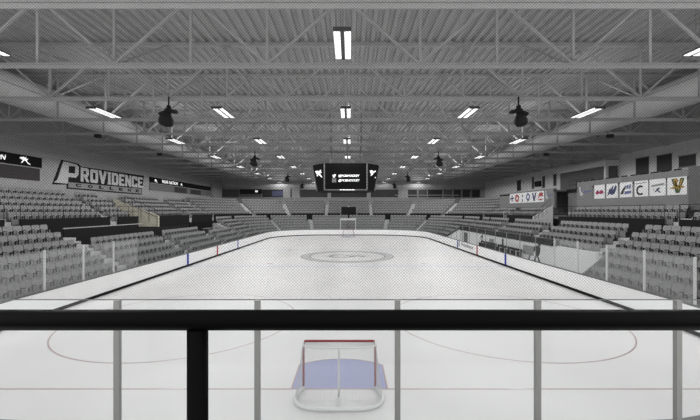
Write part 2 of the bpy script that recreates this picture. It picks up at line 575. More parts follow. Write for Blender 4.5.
# ---------------------------------------------------------------- the bowl
SIDE_L = YC - Y0           # not used beyond sweep
def pt(side, u, t):
    """side -1/+1; u <= YC: position along y on the straight; u > YC: YC + metres of arc (board line); beyond the arc: towards the axis on the far straight.
       t = distance outwards from the boards. returns (x, y, nx, ny)"""
    arc = RC * PI / 2
    if u <= YC:
        return (AX + side * (12.95 + t), u, side, 0)
    if u <= YC + arc:
        a = (u - YC) / RC
        nx, ny = side * math.cos(a), math.sin(a)
        return (AX + side * (12.95 - RC) + nx * (RC + t), YC + ny * (RC + t), nx, ny)
    e = u - YC - arc
    return (AX + side * (12.95 - RC - e), Y1 + t, 0, 1)
ARC = RC * PI / 2
UEND = YC + ARC + 4.45
def us(u0, u1):
    out = [u0]
    if u1 > YC:
        k = 0
        while k <= 16:
            v = YC + ARC * k / 16
            if u0 < v < u1: out.append(v)
            k += 1
    out.append(u1)
    return out
def sweep(b, side, u0, u1, prof):
    """closed profile [(t,z)...] swept from u0 to u1"""
    st = us(u0, u1); n = len(prof)
    vs = []
    for u in st:
        for t, z in prof:
            x, y, _, _ = pt(side, u, t)
            vs.append((x, y, z))
    fs = []
    for i in range(len(st) - 1):
        for k in range(n):
            j = (k + 1) % n
            fs.append((i * n + k, i * n + j, (i + 1) * n + j, (i + 1) * n + k))
    fs += [tuple(range(n)), tuple(reversed(range((len(st) - 1) * n, len(st) * n)))]
    b.add(vs, fs)

ROWT, LZ, LR, LT = .85, .38, .47, 1.0     # lower bowl
UZ, UR, UT = 3.5, .49, 9.5               # upper bowl
def lower_prof(r0, r1):
    """treads r0..r1 inclusive"""
    p = [(LT + ROWT * r0, -.05)]
    for r in range(r0, r1 + 1):
        p += [(LT + ROWT * r, LZ + LR * r), (LT + ROWT * (r + 1), LZ + LR * r)]
    p += [(LT + ROWT * (r1 + 1), -.05)]
    return p
def upper_prof(r0, r1):
    p = [(UT + ROWT * r0, 2.6)]
    for r in range(r0, r1 + 1):
        p += [(UT + ROWT * r, UZ + UR * r), (UT + ROWT * (r + 1), UZ + UR * r)]
    p += [(UT + ROWT * (r1 + 1), 2.6)]
    return p

A1 = YC + ARC
# lower sections: side, u0, u1, first row, last row
LOW = [(-1, 8.6, 14.2, 0, 5, 'end'), (-1, 15.4, 23.6, 0, 5, 'near'), (-1, 24.8, 33.0, 0, 3, 'second'), (-1, 34.2, 42.4, 0, 3, 'third'), (-1, 43.6, 51.4, 0, 2, 'fourth'), (-1, 52.6, 59.4, 0, 5, 'fifth'),
       (1, 8.6, 13.4, 0, 5, 'end'), (1, 14.6, 22.0, 0, 5, 'near'), (1, 22.0, 23.4, 2, 5, 'near'), (1, 24.6, 33.0, 2, 5, 'second'), (1, 34.2, 42.0, 2, 5, 'third'), (1, 43.2, 49.2, 2, 5, 'fourth'), (1, 49.2, 51.8, 0, 5, 'fourth'), (1, 53.0, 59.4, 0, 5, 'fifth')]
for s in (-1, 1):
    LOW += [(s, 59.9, 65.0, 0, 5, 'corner'), (s, 65.5, 70.0, 0, 5, 'corner'), (s, 70.5, UEND, 0, 5, 'end')]
UP = [(-1, 13.5, 24.0, 0, 4, 'first'), (-1, 25.2, 34.6, 0, 4, 'near'), (-1, 35.8, 39.2, 0, 4, 'second'), (-1, 42.5, 51.6, 0, 4, 'third'), (-1, 52.8, 59.4, 0, 4, 'fourth'),
      (1, 13.5, 24.6, 0, 1, 'first'), (1, 25.8, 38.8, 0, 1, 'near'), (1, 43.4, 51.6, 0, 1, 'third'), (1, 52.8, 59.4, 0, 3, 'fourth')]
for s in (-1, 1):
    UP += [(s, 59.8, 64.6, 0, 5, 'corner'), (s, 65.0, 68.2, 0, 5, 'corner'), (s, 68.6, 71.9, 0, 5, 'corner'), (s, 72.2, UEND, 0, 5, 'end')]

def corner_slab(b, s, wx):
    t = UT + ROWT * 6 + .02
    arc = [pt(s, YC + ARC * k / 16, t)[:2] for k in range(17)]
    z0, z1 = 5.2, 5.92
    k = 0
    # quads between the arc and the square corner of the hall
    for (ax, ay), (bx2, by2) in zip(arc, arc[1:]):
        def outp(x, y, i):
            return (wx, y) if i < 8 else (x, WF)
        if k < 8: q = [(ax, ay), (bx2, by2), (wx, by2), (wx, ay)]
        else: q = [(ax, ay), (bx2, by2), (bx2, WF), (ax, WF)]
        b.prism(q, lambda u, v, d: Vector((u, v, d)), z0, z1)
        k += 1
    mx, my = arc[8]
    b.box(min(mx, wx), max(mx, wx), my, WF, z0, z1)

# concrete terraces (one per side for each tier)
for s, nm in ((-1, 'left'), (1, 'right')):
    b = MB()
    for (sd, u0, u1, r0, r1, q) in LOW:
        if sd == s: sweep(b, s, u0, u1, lower_prof(r0, r1))
    struct('terrace_lower_' + nm, b, M['concrete'])
    b = MB()
    for (sd, u0, u1, r0, r1, q) in UP:
        if sd == s: sweep(b, s, u0, u1, upper_prof(r0, r1))
    struct('terrace_upper_' + nm, b, M['concrete'])
    # aisles: stairs with half steps, light concrete
    b = MB()
    def gaps(lst):
        ss = sorted([(u0, u1, r0, r1) for (sd, u0, u1, r0, r1, q) in lst if sd == s])
        for a, c in zip(ss, ss[1:]):
            if 0.05 < c[0] - a[1] < 1.5:
                yield a[1], c[0], min(a[2], c[2]), max(a[3], c[3])
    for u0, u1, r0, r1 in gaps(LOW):
        p = [(LT + ROWT * r0 - .35, -.05)]
        for r in range(r0, r1 + 1):
            z = LZ + LR * r
            p += [(LT + ROWT * r - .35, z - LR / 2), (LT + ROWT * r, z - LR / 2), (LT + ROWT * r, z), (LT + ROWT * (r + 1) - .35, z)]
        p += [(LT + ROWT * (r1 + 1), LZ + LR * r1), (LT + ROWT * (r1 + 1), -.05)]
        sweep(b, s, u0, u1, p)
    for u0, u1, r0, r1 in gaps(UP):
        p = [(UT + ROWT * r0 - .02, 2.9)]
        for r in range(r0, r1 + 1):
            z = UZ + UR * r
            if r > r0: p += [(UT + ROWT * r - .35, z - UR / 2), (UT + ROWT * r, z - UR / 2)]
            p += [(UT + ROWT * r - (.02 if r == r0 else 0), z), (UT + ROWT * (r + 1) - .35, z)]
        p += [(UT + ROWT * (r1 + 1), UZ + UR * r1), (UT + ROWT * (r1 + 1), 2.9)]
        sweep(b, s, u0, u1, p)
    struct('aisle_steps_' + nm, b, M['concrete_light'])
    # cross aisle floor (dark), and low black decks behind the shortened blocks
    b = MB()
    sweep(b, s, 8.6, UEND, [(LT + ROWT * 6 + .01, -.05), (LT + ROWT * 6 + .01, 2.68), (UT, 2.68), (UT, -.05)])
    struct('cross_aisle_' + nm, b, M['black'])
    b = MB()
    for (sd, u0, u1, r0, r1, q) in UP:
        if sd == s: sweep(b, s, u0, u1, [(UT - .2, 2.68), (UT - .2, 3.95), (UT - .1, 3.95), (UT - .1, 2.68)])
    struct('trim_upper_' + nm, b, M['black'])
    # top concourse slab out to the walls
    b = MB()
    zt = UZ + UR * 4
    if s < 0:
        b.box(WL, XL - UT - ROWT * 5, 13.5, YC, zt - .4, zt)
        corner_slab(b, -1, WL)
    else:
        b.box(XR + UT + ROWT * 2, WR, 13.5, 59.4, UZ + UR - .4, UZ + UR)
    bb = b
    if s > 0:
        corner_slab(bb, 1, WR)
    struct('concourse_' + nm, bb, M['concrete'])

b = MB()
sweep(b, -1, 24.8, 42.4, [(LT + ROWT * 4 + .01, -.05), (LT + ROWT * 4 + .01, 1.85), (LT + ROWT * 6 - .01, 1.85), (LT + ROWT * 6 - .01, -.05)])
sweep(b, -1, 43.6, 51.4, [(LT + ROWT * 3 + .01, -.05), (LT + ROWT * 3 + .01, 1.6), (LT + ROWT * 6 - .01, 1.6), (LT + ROWT * 6 - .01, -.05)])
struct('floor_deck', b, M['black'])
b = MB()
sweep(b, -1, 24.8, 33.0, [(LT + ROWT * 6 - .02, 1.9), (LT + ROWT * 6 - .02, 3.3), (LT + ROWT * 6 + .04, 3.3), (LT + ROWT * 6 + .04, 1.9)])
struct('trim_curb', b, M['black'])
b = MB()
sweep(b, -1, 24.8, 34.0, [(LT + ROWT * 6 - .03, 3.3), (LT + ROWT * 6 - .03, 3.36), (LT + ROWT * 6 + .05, 3.36), (LT + ROWT * 6 + .05, 3.3)])
struct('trim_curb_edge', b, M['concrete_light'])

# ---------------------------------------------------------------- seats
def make_seat_meshes():
    def shape(w, h, d, rtop, tilt, y, z):
        """rounded slab, width along x, height h, leaning"""
        b = MB()
        out = [(-w / 2, 0), (w / 2, 0)]
        for k in range(5):
            a = PI / 2 * k / 4
            out.append((w / 2 - rtop + rtop * math.cos(a), h - rtop + rtop * math.sin(a)))
        for k in range(5):
            a = PI / 2 + PI / 2 * k / 4
            out.append((-w / 2 + rtop + rtop * math.cos(a), h - rtop + rtop * math.sin(a)))
        c, s = math.cos(tilt), math.sin(tilt)
        b.prism(out, lambda u, v, q: Vector((u, y + q * c - v * s, z + v * c + q * s)), -d / 2, d / 2)
        return b
    back = shape(.55, .58, .045, .10, math.radians(9), -.13, .36)
    pan = shape(.51, .58, .05, .07, math.radians(1), .0, .04)
    fr = MB()
    for x in (-.09, .09):
        fr.box(x - .021, x + .021, .03, .07, .44, .60)
    fr.box(-.111, .111, .03, .07, .59, .635)
    arm = MB()
    arm.box(-.302, -.280, -.16, .08, .64, .67)
    arm.box(-.300, -.282, -.17, -.11, .0, .65)
    arm.box(-.300, -.282, -.17, .02, .0, .04)
    return back, pan, fr, arm
SB, SPN, SF, SA = make_seat_meshes()
seats = []       # (distance, x, y, z, rot, tier, block, side, row, index, fromfar)
def rows(lst, tier):
    for (sd, u0, u1, r0, r1, q) in lst:
        for r in range(r0, r1 + 1):
            if tier == 'lower': t = LT + ROWT * r + .52; z = LZ + LR * r
            else:
                t = UT + ROWT * r + .52; z = UZ + UR * r
            # walk along the row by real distance
            pts = []
            u = u0
            straight_scale = lambda v: (RC + t) / RC if YC < v < YC + ARC else 1.0
            u += .32 / straight_scale(u)
            while u < u1 - .25 / straight_scale(u):
                pts.append(u)
                u += .61 / straight_scale(u)
            n = len(pts)
            for i, v in enumerate(pts):
                x, y, nx, ny = pt(sd, v, t)
                rz = math.atan2(nx, -ny)     # local +Y points to the rink (-normal)
                seats.append((math.hypot(x, y), x, y, z, rz, tier, q, sd, r - r0, n - 1 - i, r))
rows(LOW, 'lower')
rows(UP, 'upper')
def inframe(x, y, z):
    if y < 1: return False
    px = 350 + F * x / y; py = 210 + F * (H - z - .5) / y
    return -3 < px < 703 and 0 < py < 420
vis = [s for s in seats if inframe(s[1], s[2], s[3])]
vis.sort(key=lambda s: s[2])
def hidden(s):
    return s[6] in ('end',) and s[2] < 15
picked = [s for s in vis if not hidden(s)][:300]
pick = set(id(s) for s in picked)
ORD = ['first', 'second', 'third', 'fourth', 'fifth', 'sixth', 'seventh', 'eighth', 'ninth', 'tenth', 'eleventh', 'twelfth', 'thirteenth', 'fourteenth', 'fifteenth', 'sixteenth',
       'seventeenth', 'eighteenth', 'nineteenth', 'twentieth', 'twenty first', 'twenty second', 'twenty third', 'twenty fourth', 'twenty fifth']
proto_me = {'backrest': SB.mesh('backrest', M['seat']), 'seat_pan': SPN.mesh('seat_pan', M['seat_pan']), 'seat_frame': SF.mesh('seat_frame', M['seat_black']), 'armrest': SA.mesh('armrest', M['seat_black'])}
root0 = None
used_labels = {}
for s in picked:
    (dist, x, y, z, rz, tier, q, sd, rr, ii, r) = s
    if root0 is None:
        root0 = empty('arena_chair', (0, 0, 0))
        ks = []
        for nm, me in proto_me.items():
            o = bpy.data.objects.new(nm, me); C.objects.link(o); o.parent = root0; ks.append(o)
        KIDS[root0.name] = ks
        o = root0
    else:
        o = copy_tree(root0)
    o.location = (x, y, z); o.rotation_euler = (0, 0, rz)
    side = 'sign side' if sd < 0 else 'banner side'
    o['label'] = 'grey folding seat, %s %s %s block, row %s up, %s from far steps' % (side, tier, q, ['one', 'two', 'three', 'four', 'five', 'six', 'seven'][r], ORD[min(ii, 24)])
    used_labels[o['label']] = used_labels.get(o['label'], 0) + 1
    o['category'] = 'chair'
    o['group'] = 'folding seats on the %s %s stand' % (side, tier)
print('SEATS total', len(seats), 'visible', len(vis), 'picked', len(picked), 'dup labels', [k for k, v in used_labels.items() if v > 1][:5], 'far y', picked[-1][2])

# all the remaining, smaller seats: one object, four materials
rest = [s for s in seats if id(s) not in pick and not (s[6] == 'end' and s[2] < 15)]
V, Fc, MI = [], [], []
low_back = MB()
for s in rest:
    (dist, x, y, z, rz) = s[:5]
    ca, sa = math.cos(rz), math.sin(rz)
    for mi, src in enumerate((SB, SPN, SF, SA)):
        o = len(V)
        for (a, c, d) in src.v:
            V.append((x + a * ca - c * sa, y + a * sa + c * ca, z + d))
        for f in src.f:
            Fc.append(tuple(i + o for i in f)); MI.append(mi)
me = bpy.data.meshes.new('arena_chairs'); me.from_pydata(V, [], Fc)
for nm in ('seat', 'seat_pan', 'seat_black', 'seat_black'): me.materials.append(M[nm])
me.polygons.foreach_set('material_index', MI)
bm = bmesh.new(); bm.from_mesh(me); bmesh.ops.recalc_face_normals(bm, faces=bm.faces); bm.to_mesh(me); bm.free()
o = bpy.data.objects.new('arena_chairs', me); C.objects.link(o)
tag(o, 'many more rows of small grey folding seats around the distant stands', 'chair', 'folding seats further round the bowl', 'stuff')

# ---------------------------------------------------------------- guard rails at the front of the upper stands
def hand_rail(name, sd, u0, u1, t, z, h, label, step=2.0, mid=True, r=.022):
    x, y, _, _ = pt(sd, u0, t)
    root = empty(name, (x, y, z), label, 'railing')
    def line(zz, nm):
        pts = []
        for u in us(u0, u1):
            x, y, _, _ = pt(sd, u, t); pts.append((x, y, zz))
        MB().path(pts, r, 6).build(nm, M['handrail'], root)
    line(z + h, 'top_rail')
    if mid: line(z + h * .52, 'mid_rail')
    n = max(1, round((u1 - u0) / step))
    for k in range(n + 1):
        x, y, _, _ = pt(sd, u0 + (u1 - u0) * k / n, t)
        MB().tube((x, y, z), (x, y, z + h), r * .9, 6).build('rail_post', M['handrail'], root)
zr = 3.95
hand_rail('stand_railing', -1, 14, 24.0, UT - .15, zr, 1.0, 'black pipe railing along the sign side upper stand, nearest length')
hand_rail('stand_railing', -1, 25.2, 34.6, UT - .15, zr, 1.0, 'black pipe railing before the seats under the PROVIDENCE sign')
hand_rail('stand_railing', -1, 35.8, 39.2, UT - .15, zr, 1.0, 'short black pipe railing beside the beige stair wall')
hand_rail('stand_railing', -1, 42.5, 51.6, UT - .15, zr, 1.0, 'black pipe railing beyond the beige stair wall')
hand_rail('stand_railing', 1, 14, 24.6, UT - .15, zr, 1.0, 'black pipe railing under the end of the banner balcony')
hand_rail('stand_railing', 1, 25.8, 38.8, UT - .15, zr, 1.0, 'black pipe railing below the row of six white banners')
hand_rail('stand_railing', 1, 43.4, 51.6, UT - .15, zr, 1.0, 'black pipe railing below the distant red and blue banners')

# aisle handrails going up the steps (short)
def step_rail(sd, u, t0, z0, t1, z1, label, m='handrail'):
    a = pt(sd, u, t0); c = pt(sd, u, t1)
    root = empty('step_railing', (a[0], a[1], z0), label, 'railing')
    MB().path([(a[0], a[1], z0), (a[0], a[1], z0 + .9), (c[0], c[1], z1 + .9), (c[0], c[1], z1)], .025, 6).build('rail', M[m], root)
    mx, my, mz = (a[0] + c[0]) / 2, (a[1] + c[1]) / 2, (z0 + z1) / 2
    MB().tube((mx, my, mz), (mx, my, mz + .9), .02, 6).build('rail_post', M[m], root)
step_rail(-1, 24.6, UT - 1.7, 2.68, UT - .4, 2.68, 'short black handrail at the foot of the sign side upper steps')
step_rail(1, 25.2, UT - 1.7, 2.68, UT - .4, 2.68, 'short black handrail at the foot of the banner side upper steps')
step_rail(-1, 52.2, UT, UZ, UT + 3.9, UZ + UR * 4, 'pale handrail climbing the distant sign side steps', 'post_white')
step_rail(1, 52.2, UT - .4, UZ, UT + 1.3, UZ + UR, 'pale handrail climbing the distant banner side steps', 'post_white')

# ---------------------------------------------------------------- stair openings: side walls
def stair_wall(name, sd, y, t0, t1, z0, z1, base, m, label, th=.18):
    """wall across the stand at depth y, its top rising from (t0,z0) to (t1,z1)"""
    b = MB()
    x0 = pt(sd, y, t0)[0]; x1 = pt(sd, y, t1)[0]
    b.prism([(x0, base), (x1, base), (x1, z1), (x0, z0)], lambda u, v, q: Vector((u, q, v)), y, y + th)
    o = b.build(name, M[m])
    return tag(o, label, 'wall', None, 'structure')
stair_wall('wall_stair_left', -1, 42.3, 8.8, 14.0, 3.95, 5.9, 2.7, 'beige', 'sloping beige side wall of the stair opening under the sign')
stair_wall('wall_stair_left_near', -1, 39.25, UT - .1, UT + 4.3, 3.4, 5.3, 2.7, 'black', 'dark near side of the stair opening under the sign', .12)
stair_wall('wall_stair_right', 1, 43.1, 8.8, 11.1, 3.8, 5.1, 2.4, 'bench_wall', 'sloping white side wall of the stair opening between banner groups')
for k in range(4):
    pass
hr = empty('stair_railing', (pt(-1, 42.2, UT - 1.6)[0], 42.2, 3.0), 'black railing running up the beige stair wall', 'railing')
a = pt(-1, 42.2, 8.9)[0]; c = pt(-1, 42.2, 12.6)[0]
MB().path([(a, 42.2, 2.7), (a, 42.2, 4.6), (c, 42.2, 6.2), (c, 42.2, 5.2)], .025, 6).build('rail', M['handrail'], hr)
MB().path([(a, 42.2, 3.8), (c, 42.2, 5.5)], .02, 6).build('rail', M['handrail'], hr)
for k in (1, 2, 3):
    x = a + (c - a) * k / 4
    MB().tube((x, 42.2, 3.0 + .3 * k), (x, 42.2, 4.6 + 1.6 * k / 4), .02, 6).build('rail_post', M['handrail'], hr)
hr = empty('stair_railing', (pt(1, 43.0, UT - 1.4)[0], 43.0, 3.0), 'black railing running up the white stair wall', 'railing')
a = pt(1, 43.0, 8.9)[0]; c = pt(1, 43.0, 10.8)[0]
MB().path([(a, 43.0, 2.7), (a, 43.0, 4.3), (c, 43.0, 5.9), (c, 43.0, 5.0)], .025, 6).build('rail', M['handrail'], hr)
MB().path([(a, 43.0, 3.7), (c, 43.0, 5.3)], .02, 6).build('rail', M['handrail'], hr)
for k in (1, 2, 3):
    x = a + (c - a) * k / 4
    MB().tube((x, 43.0, 3.2 + .3 * k), (x, 43.0, 4.3 + 1.6 * k / 4), .02, 6).build('rail_post', M['handrail'], hr)

# black drape and tables on the dark deck, sign side
dr = MB()
pts = []
for k in range(61):
    y = 43.8 + 7.4 * k / 60
    pts.append((XL - 5.95 + .07 * math.sin(k * 1.7), y))
vs = [(x, y, 1.62) for x, y in pts] + [(x, y, 3.1) for x, y in pts] + [(x - .03, y, 3.1) for x, y in pts] + [(x - .03, y, 1.62) for x, y in pts]
N = len(pts); fs = []
for k in range(N - 1):
    for q in range(4):
        p = (q + 1) % 4
        fs.append((q * N + k, q * N + k + 1, p * N + k + 1, p * N + k))
dr.add(vs, fs)
tag(dr.build('stage_drape', M['drape']), 'black drape hanging behind the dark deck below the distant sign panels', 'drape')
def table(x, y, z, label):
    r = empty('folding_table', (x, y, z), label, 'table', 'tables on the dark decks')
    MB().box(x - .35, x + .35, y - .9, y + .9, z + .70, z + .74).build('tabletop', M['emgrey'], r)
    for ex in (-.3, .3):
        for ey in (-.8, .8):
            MB().tube((x + ex, y + ey, z), (x + ex, y + ey, z + .7), .02, 6).build('leg', M['handrail'], r)
table(XL - 4.7, 46.2, 1.6, 'small grey folding table on the dark deck nearer the stair wall')
table(XL - 4.8, 49.6, 1.6, 'small grey folding table at the far end of the dark deck')

# ---------------------------------------------------------------- bench alcove, banner side
BX = XR + 2.1
b = MB(); b.box(BX, BX + .15, 22.1, 49.1, -.05, 2.02)
struct('wall_bench', b, M['bench_wall'])
b = MB(); b.box(BX - .12, BX + .2, 26.3, 49.2, 1.96, 2.42)
struct('trim_bench_cap', b, M['black'])
b = MB(); b.prism([(XR + .15, -.05), (BX, -.05), (BX, 2.3), (XR + .15, 1.1)], lambda u, v, q: Vector((u, q, v)), 49.0, 49.15)
struct('wall_bench_end', b, M['bench_wall'])
b = MB(); b.bar((XR + .15, 49.05, 1.13), (BX, 49.05, 2.3), .35, .14, up=(0, 0, 1))
struct('trim_bench_end', b, M['black'])
b = MB(); b.prism([(XR + .15, -.05), (BX + .6, -.05), (BX + .6, 2.0), (XR + .95, .6), (XR + .15, .45)], lambda u, v, q: Vector((u, q, v)), 21.9, 22.0)
struct('wall_stand_end', b, M['concrete'])
b = MB(); b.box(XR + .15, BX, 22.1, 49.0, -.06, .15)
struct('floor_bench', b, M['concrete_light'])
def bench(y0, y1, label):
    r = empty('player_bench', (XR + 1.6, y0, .15), label, 'bench', 'players benches')
    MB().box(XR + 1.35, XR + 1.75, y0, y1, .55, .62).build('seat', M['black'], r)
    MB().box(XR + 1.78, XR + 1.84, y0, y1, 1.06, 1.26).build('backrest', M['black'], r)
    n = 5
    for k in range(n):
        y = y0 + .2 + (y1 - y0 - .4) * k / (n - 1)
        MB().box(XR + 1.45, XR + 1.84, y - .03, y + .03, .15, 1.06).build('leg', M['black'], r)
bench(31.0, 36.0, 'black player bench beside the blue line, nearer of two')
bench(36.4, 40.6, 'black player bench beside the red line, farther of two')
b = MB(); b.tube((XR + 1.1, 33.2, .15), (XR + 1.1, 33.2, 2.0), .07, 8)
tag(b.build('door_post', M['black']), 'upright black post standing between the player benches', 'post')
b = MB(); b.box(BX - .03, BX, 46.2, 47.7, .15, 1.75)
o = struct('door_1', b, M['fascia_dark'])
def skater(y, z, h, label, far=False):
    r = empty('wall_mural', (BX, y, z), label, 'mural')
    fn = fn_of(frame_right(BX - .006, y, z))
    def poly(nm, pts, m):
        b = MB(); b.prism([(u * h, v * h) for u, v in pts], fn, -.004, .004); b.build(nm, M[m], r)
    poly('figure_torso', [(.30, .45), (.52, .42), (.66, .60), (.70, .78), (.52, .88), (.34, .82)], 'mural')
    poly('figure_head', [(.54, .86), (.66, .84), (.72, .93), (.64, 1.0), (.54, .97)], 'mural')
    poly('figure_leg', [(.30, .46), (.42, .44), (.30, .25), (.16, .08), (.02, .02), (.04, .10), (.16, .22)], 'mural')
    poly('figure_leg', [(.42, .44), (.54, .42), (.66, .26), (.84, .12), (.96, .10), (.92, .02), (.74, .04), (.56, .2)], 'mural')
    poly('figure_arm', [(.40, .84), (.34, .64), (.10, .56), (.0, .66), (.14, .74), (.24, .84)], 'mural')
    poly('figure_stick', [(.04, .70), (.10, .68), (-.28, .16), (-.50, .12), (-.50, .18), (-.32, .22)], 'mural')
skater(29.9, .10, 1.95, 'black hockey player silhouette on the white bench wall, larger')
skater(41.6, .95, 1.0, 'small dark hockey player silhouette near the far bench wall end')
def plate(name, y0, y1, z0, z1, m, label):
    b = MB(); b.box(BX - .02, BX, y0, y1, z0, z1)
    return tag(b.build(name, M[m]), label, 'sign')
plate('wall_plaque', 29.6, 31.4, .9, 1.65, 'mural_grey', 'grey rectangular plaque on the bench wall beside the larger silhouette')
plate('wall_plaque', 37.8, 39.0, 1.2, 1.6, 'mural_grey', 'small grey plaque on the bench wall beside the small silhouette')

# ---------------------------------------------------------------- walls
b = MB(); b.box(WL - .3, WL, 4, WF, -.05, 9.62)
struct('wall_left', b, M['wall'])
def ribbed(name, pts_fn, L, z0, z1, m, pitch=.9, dep=.08):
    b = MB(); vs, fs = [], []
    n = int(L / pitch)
    return b
b = MB()
for k in range(13):
    z = 9.62 + .34 * k
    b.box(WL - .3, WL + (.05 if k % 2 else .0), 4, WF, z, min(DZ, z + .34))
struct('wall_left_upper', b, M['wall_dark'])
b = MB(); b.box(WR, WR + .3, 4, WF, -.05, TZ)
struct('wall_right', b, M['press'])
b = MB()
for k in range(10):
    z = TZ + .34 * k
    if z < DZ: b.box(WR - (.05 if k % 2 else .0), WR + .3, 4, WF, z, min(DZ, z + .34))
struct('wall_right_upper', b, M['wall_dark'])
# far wall
b = MB(); b.box(WL - .3, WR + .3, WF, WF + .3, -.05, 7.45); b.box(WL - .3, WR + .3, WF, WF + .3, 9.3, 9.75)
struct('wall_far', b, M['wall_far'])
b = MB(); b.box(WL - .3, WR + .3, WF, WF + .3, 9.75, DZ)
struct('wall_far_upper', b, M['wall_dark'])
b = MB(); b.box(WL - .3, WR + .3, WF + .2, WF + .3, 7.4, 9.35)
struct('wall_far_backing', b, M['fascia_dark'])
b = MB(); b.box(WL, WR, WF - .25, WF, 7.30, 7.46)
struct('trim_far_ledge', b, M['pier'])
def fx(px, y=WF): return (px - 350) * y / F
wn = 1
spans = [(212, 239, 'window_grey'), (262, 283, 'window'), (300, 327.5, 'window'), (331, 366.8, 'window'), (370.8, 398, 'window'), (408, 417, 'window'), (418.5, 427, 'window_grey'), (428, 442.5, 'window'), (443.5, 452, 'window_grey'), (453.5, 461, 'window'), (462.5, 470, 'window'), (472, 480, 'window')]
for p0, p1, mm in spans:
    r = empty('window_%d' % wn, (fx(p0), WF, 7.46), kind='structure'); wn += 1
    x0, x1 = fx(p0), fx(p1)
    MB().box(x0, x1, WF + .12, WF + .16, 7.46, 9.3).build('window_pane', M[mm], r)
    f = MB()
    f.box(x0 - .12, x1 + .12, WF - .03, WF + .1, 9.2, 9.34); f.box(x0 - .12, x0, WF - .03, WF + .1, 7.46, 9.3); f.box(x1, x1 + .12, WF - .03, WF + .1, 7.46, 9.3)
    f.build('window_frame', M['frame'], r)
b = MB()
for k in (0,):
    b.box(fx(395), fx(459), WF + .02, WF + .1, 7.9, 8.05)  # bright counter reflection in the far windows, modelled as a pale bar
struct('window_reflection_far', b, M['pier'])
pn = 1
for p0, p1 in ((283.5, 290.5), (292, 299.5), (327.6, 330.9), (366.9, 370.7), (398.2, 407.8), (480.5, 492)):
    b = MB(); b.box(fx(p0), fx(p1), WF - .12, WF, 6.0, 9.6)
    struct('column_%d' % pn, b, M['pier']); pn += 1
# far LED board (sign side corner)
r = empty('mounted_display', (fx(240), WF - .2, 8.2), 'black display board on the far wall near the sign side corner', 'display')
MB().box(fx(240), fx(262), WF - .22, WF - .02, 8.25, 9.3).build('screen', M['led'], r)
MB().box(fx(255.5), fx(258), WF - .24, WF - .22, 8.6, 9.0).build('screen_emblem', M['led_text'], r)
r = MB().box(fx(272), fx(283), WF - .1, WF - .02, 7.7, 8.9).build('wall_sign', M['emfaint'])
tag(r, 'dim blue sign panel on the far wall beside the pale piers', 'sign')

# side LED board near, sign side
def led_logo(root, M4, s):
    fn = fn_of(M4)
    b = MB()
    for poly in ([(0, .62), (.45, .72), (.55, .5), (.3, .42), (.05, .5)], [(.45, .6), (.7, .75), (.62, .55), (.9, .6), (.75, .4), (.5, .38)], [(.35, .42), (.6, .4), (.85, .12), (1.1, .05), (1.12, .14), (.9, .22), (.62, .5)], [(.35, .42), (.48, .42), (.3, .15), (.15, .12), (.2, .22)]):
        b.prism([(u * s, v * s) for u, v in poly], fn, -.01, .01)
    b.build('screen_emblem', M['led_text'], root)
r = empty('mounted_display', (WL, 24, 8.5), 'black display board with white emblem, before the big P of the sign', 'display')
MB().box(WL + .01, WL + .12, 22, 33.9, 8.45, 9.38).build('screen', M['led'], r)
MB().box(WL + .01, WL + .10, 22, 33.7, 7.25, 8.36).build('lower_panel', M['led_panel'], r)
MB().box(WL + .01, WL + .14, 22, 33.9, 8.37, 8.44).build('divider_strip', M['wall'], r)
r_screen = r
text_obj('screen_lettering', 'FRIAR NATION', 3.9, .42, frame_left(WL + .13, 26.45, 8.72), M['led_text'], r, offset=.03, thick=.01, shear=.2)
led_logo(r, frame_left(WL + .13, 31.6, 8.55), .95)
r = empty('mounted_display', (WL, 52, 8.5), 'long black display board past the end of the PROVIDENCE sign', 'display')
MB().box(WL + .01, WL + .12, 52.2, 75.0, 8.55, 9.35).build('screen', M['led'], r)
MB().box(WL + .01, WL + .10, 52.2, 75.0, 7.45, 8.45).build('lower_panel', M['panel_mid'], r)
MB().box(WL + .10, WL + .12, 59.5, 64, 7.5, 8.4).build('panel_insert', M['led_panel'], r)
MB().box(WL + .10, WL + .12, 65.5, 70, 7.5, 8.3).build('panel_insert', M['led_panel'], r)
text_obj('screen_lettering', 'FRIAR NATION', 5.0, .5, frame_left(WL + .13, 55.6, 8.7), M['led_text'], r, offset=.03, thick=.01)
led_logo(r, frame_left(WL + .13, 53.4, 8.6), .7)
led_logo(r, frame_left(WL + .13, 61.6, 8.6), .7)
b = MB(); b.box(WL, WL + .5, 75.1, 75.9, 5.5, 9.8)
struct('column_%d' % pn, b, M['pier']); pn += 1

# PROVIDENCE COLLEGE sign
sg = empty('wall_sign', (WL, 36, 7), 'large PROVIDENCE COLLEGE lettered sign on the wall above the seats', 'sign')
fl = fn_of(frame_left(WL, 0, 0))
b = MB()
b.prism([(35.2, 7.05), (36.3, 9.55), (38.5, 9.45), (38.9, 9.2), (50.8, 9.35), (50.2, 6.7), (37.0, 6.75), (37.0, 7.15)], fl, .0, .06)
b.build('sign_backing', M['sign_dark'], sg)
b = MB()
b.prism([(37.15, 6.88), (37.15, 7.42), (50.2, 7.5), (50.05, 6.84)], fl, .06, .09)
b.build('sign_band', M['sign_band'], sg)
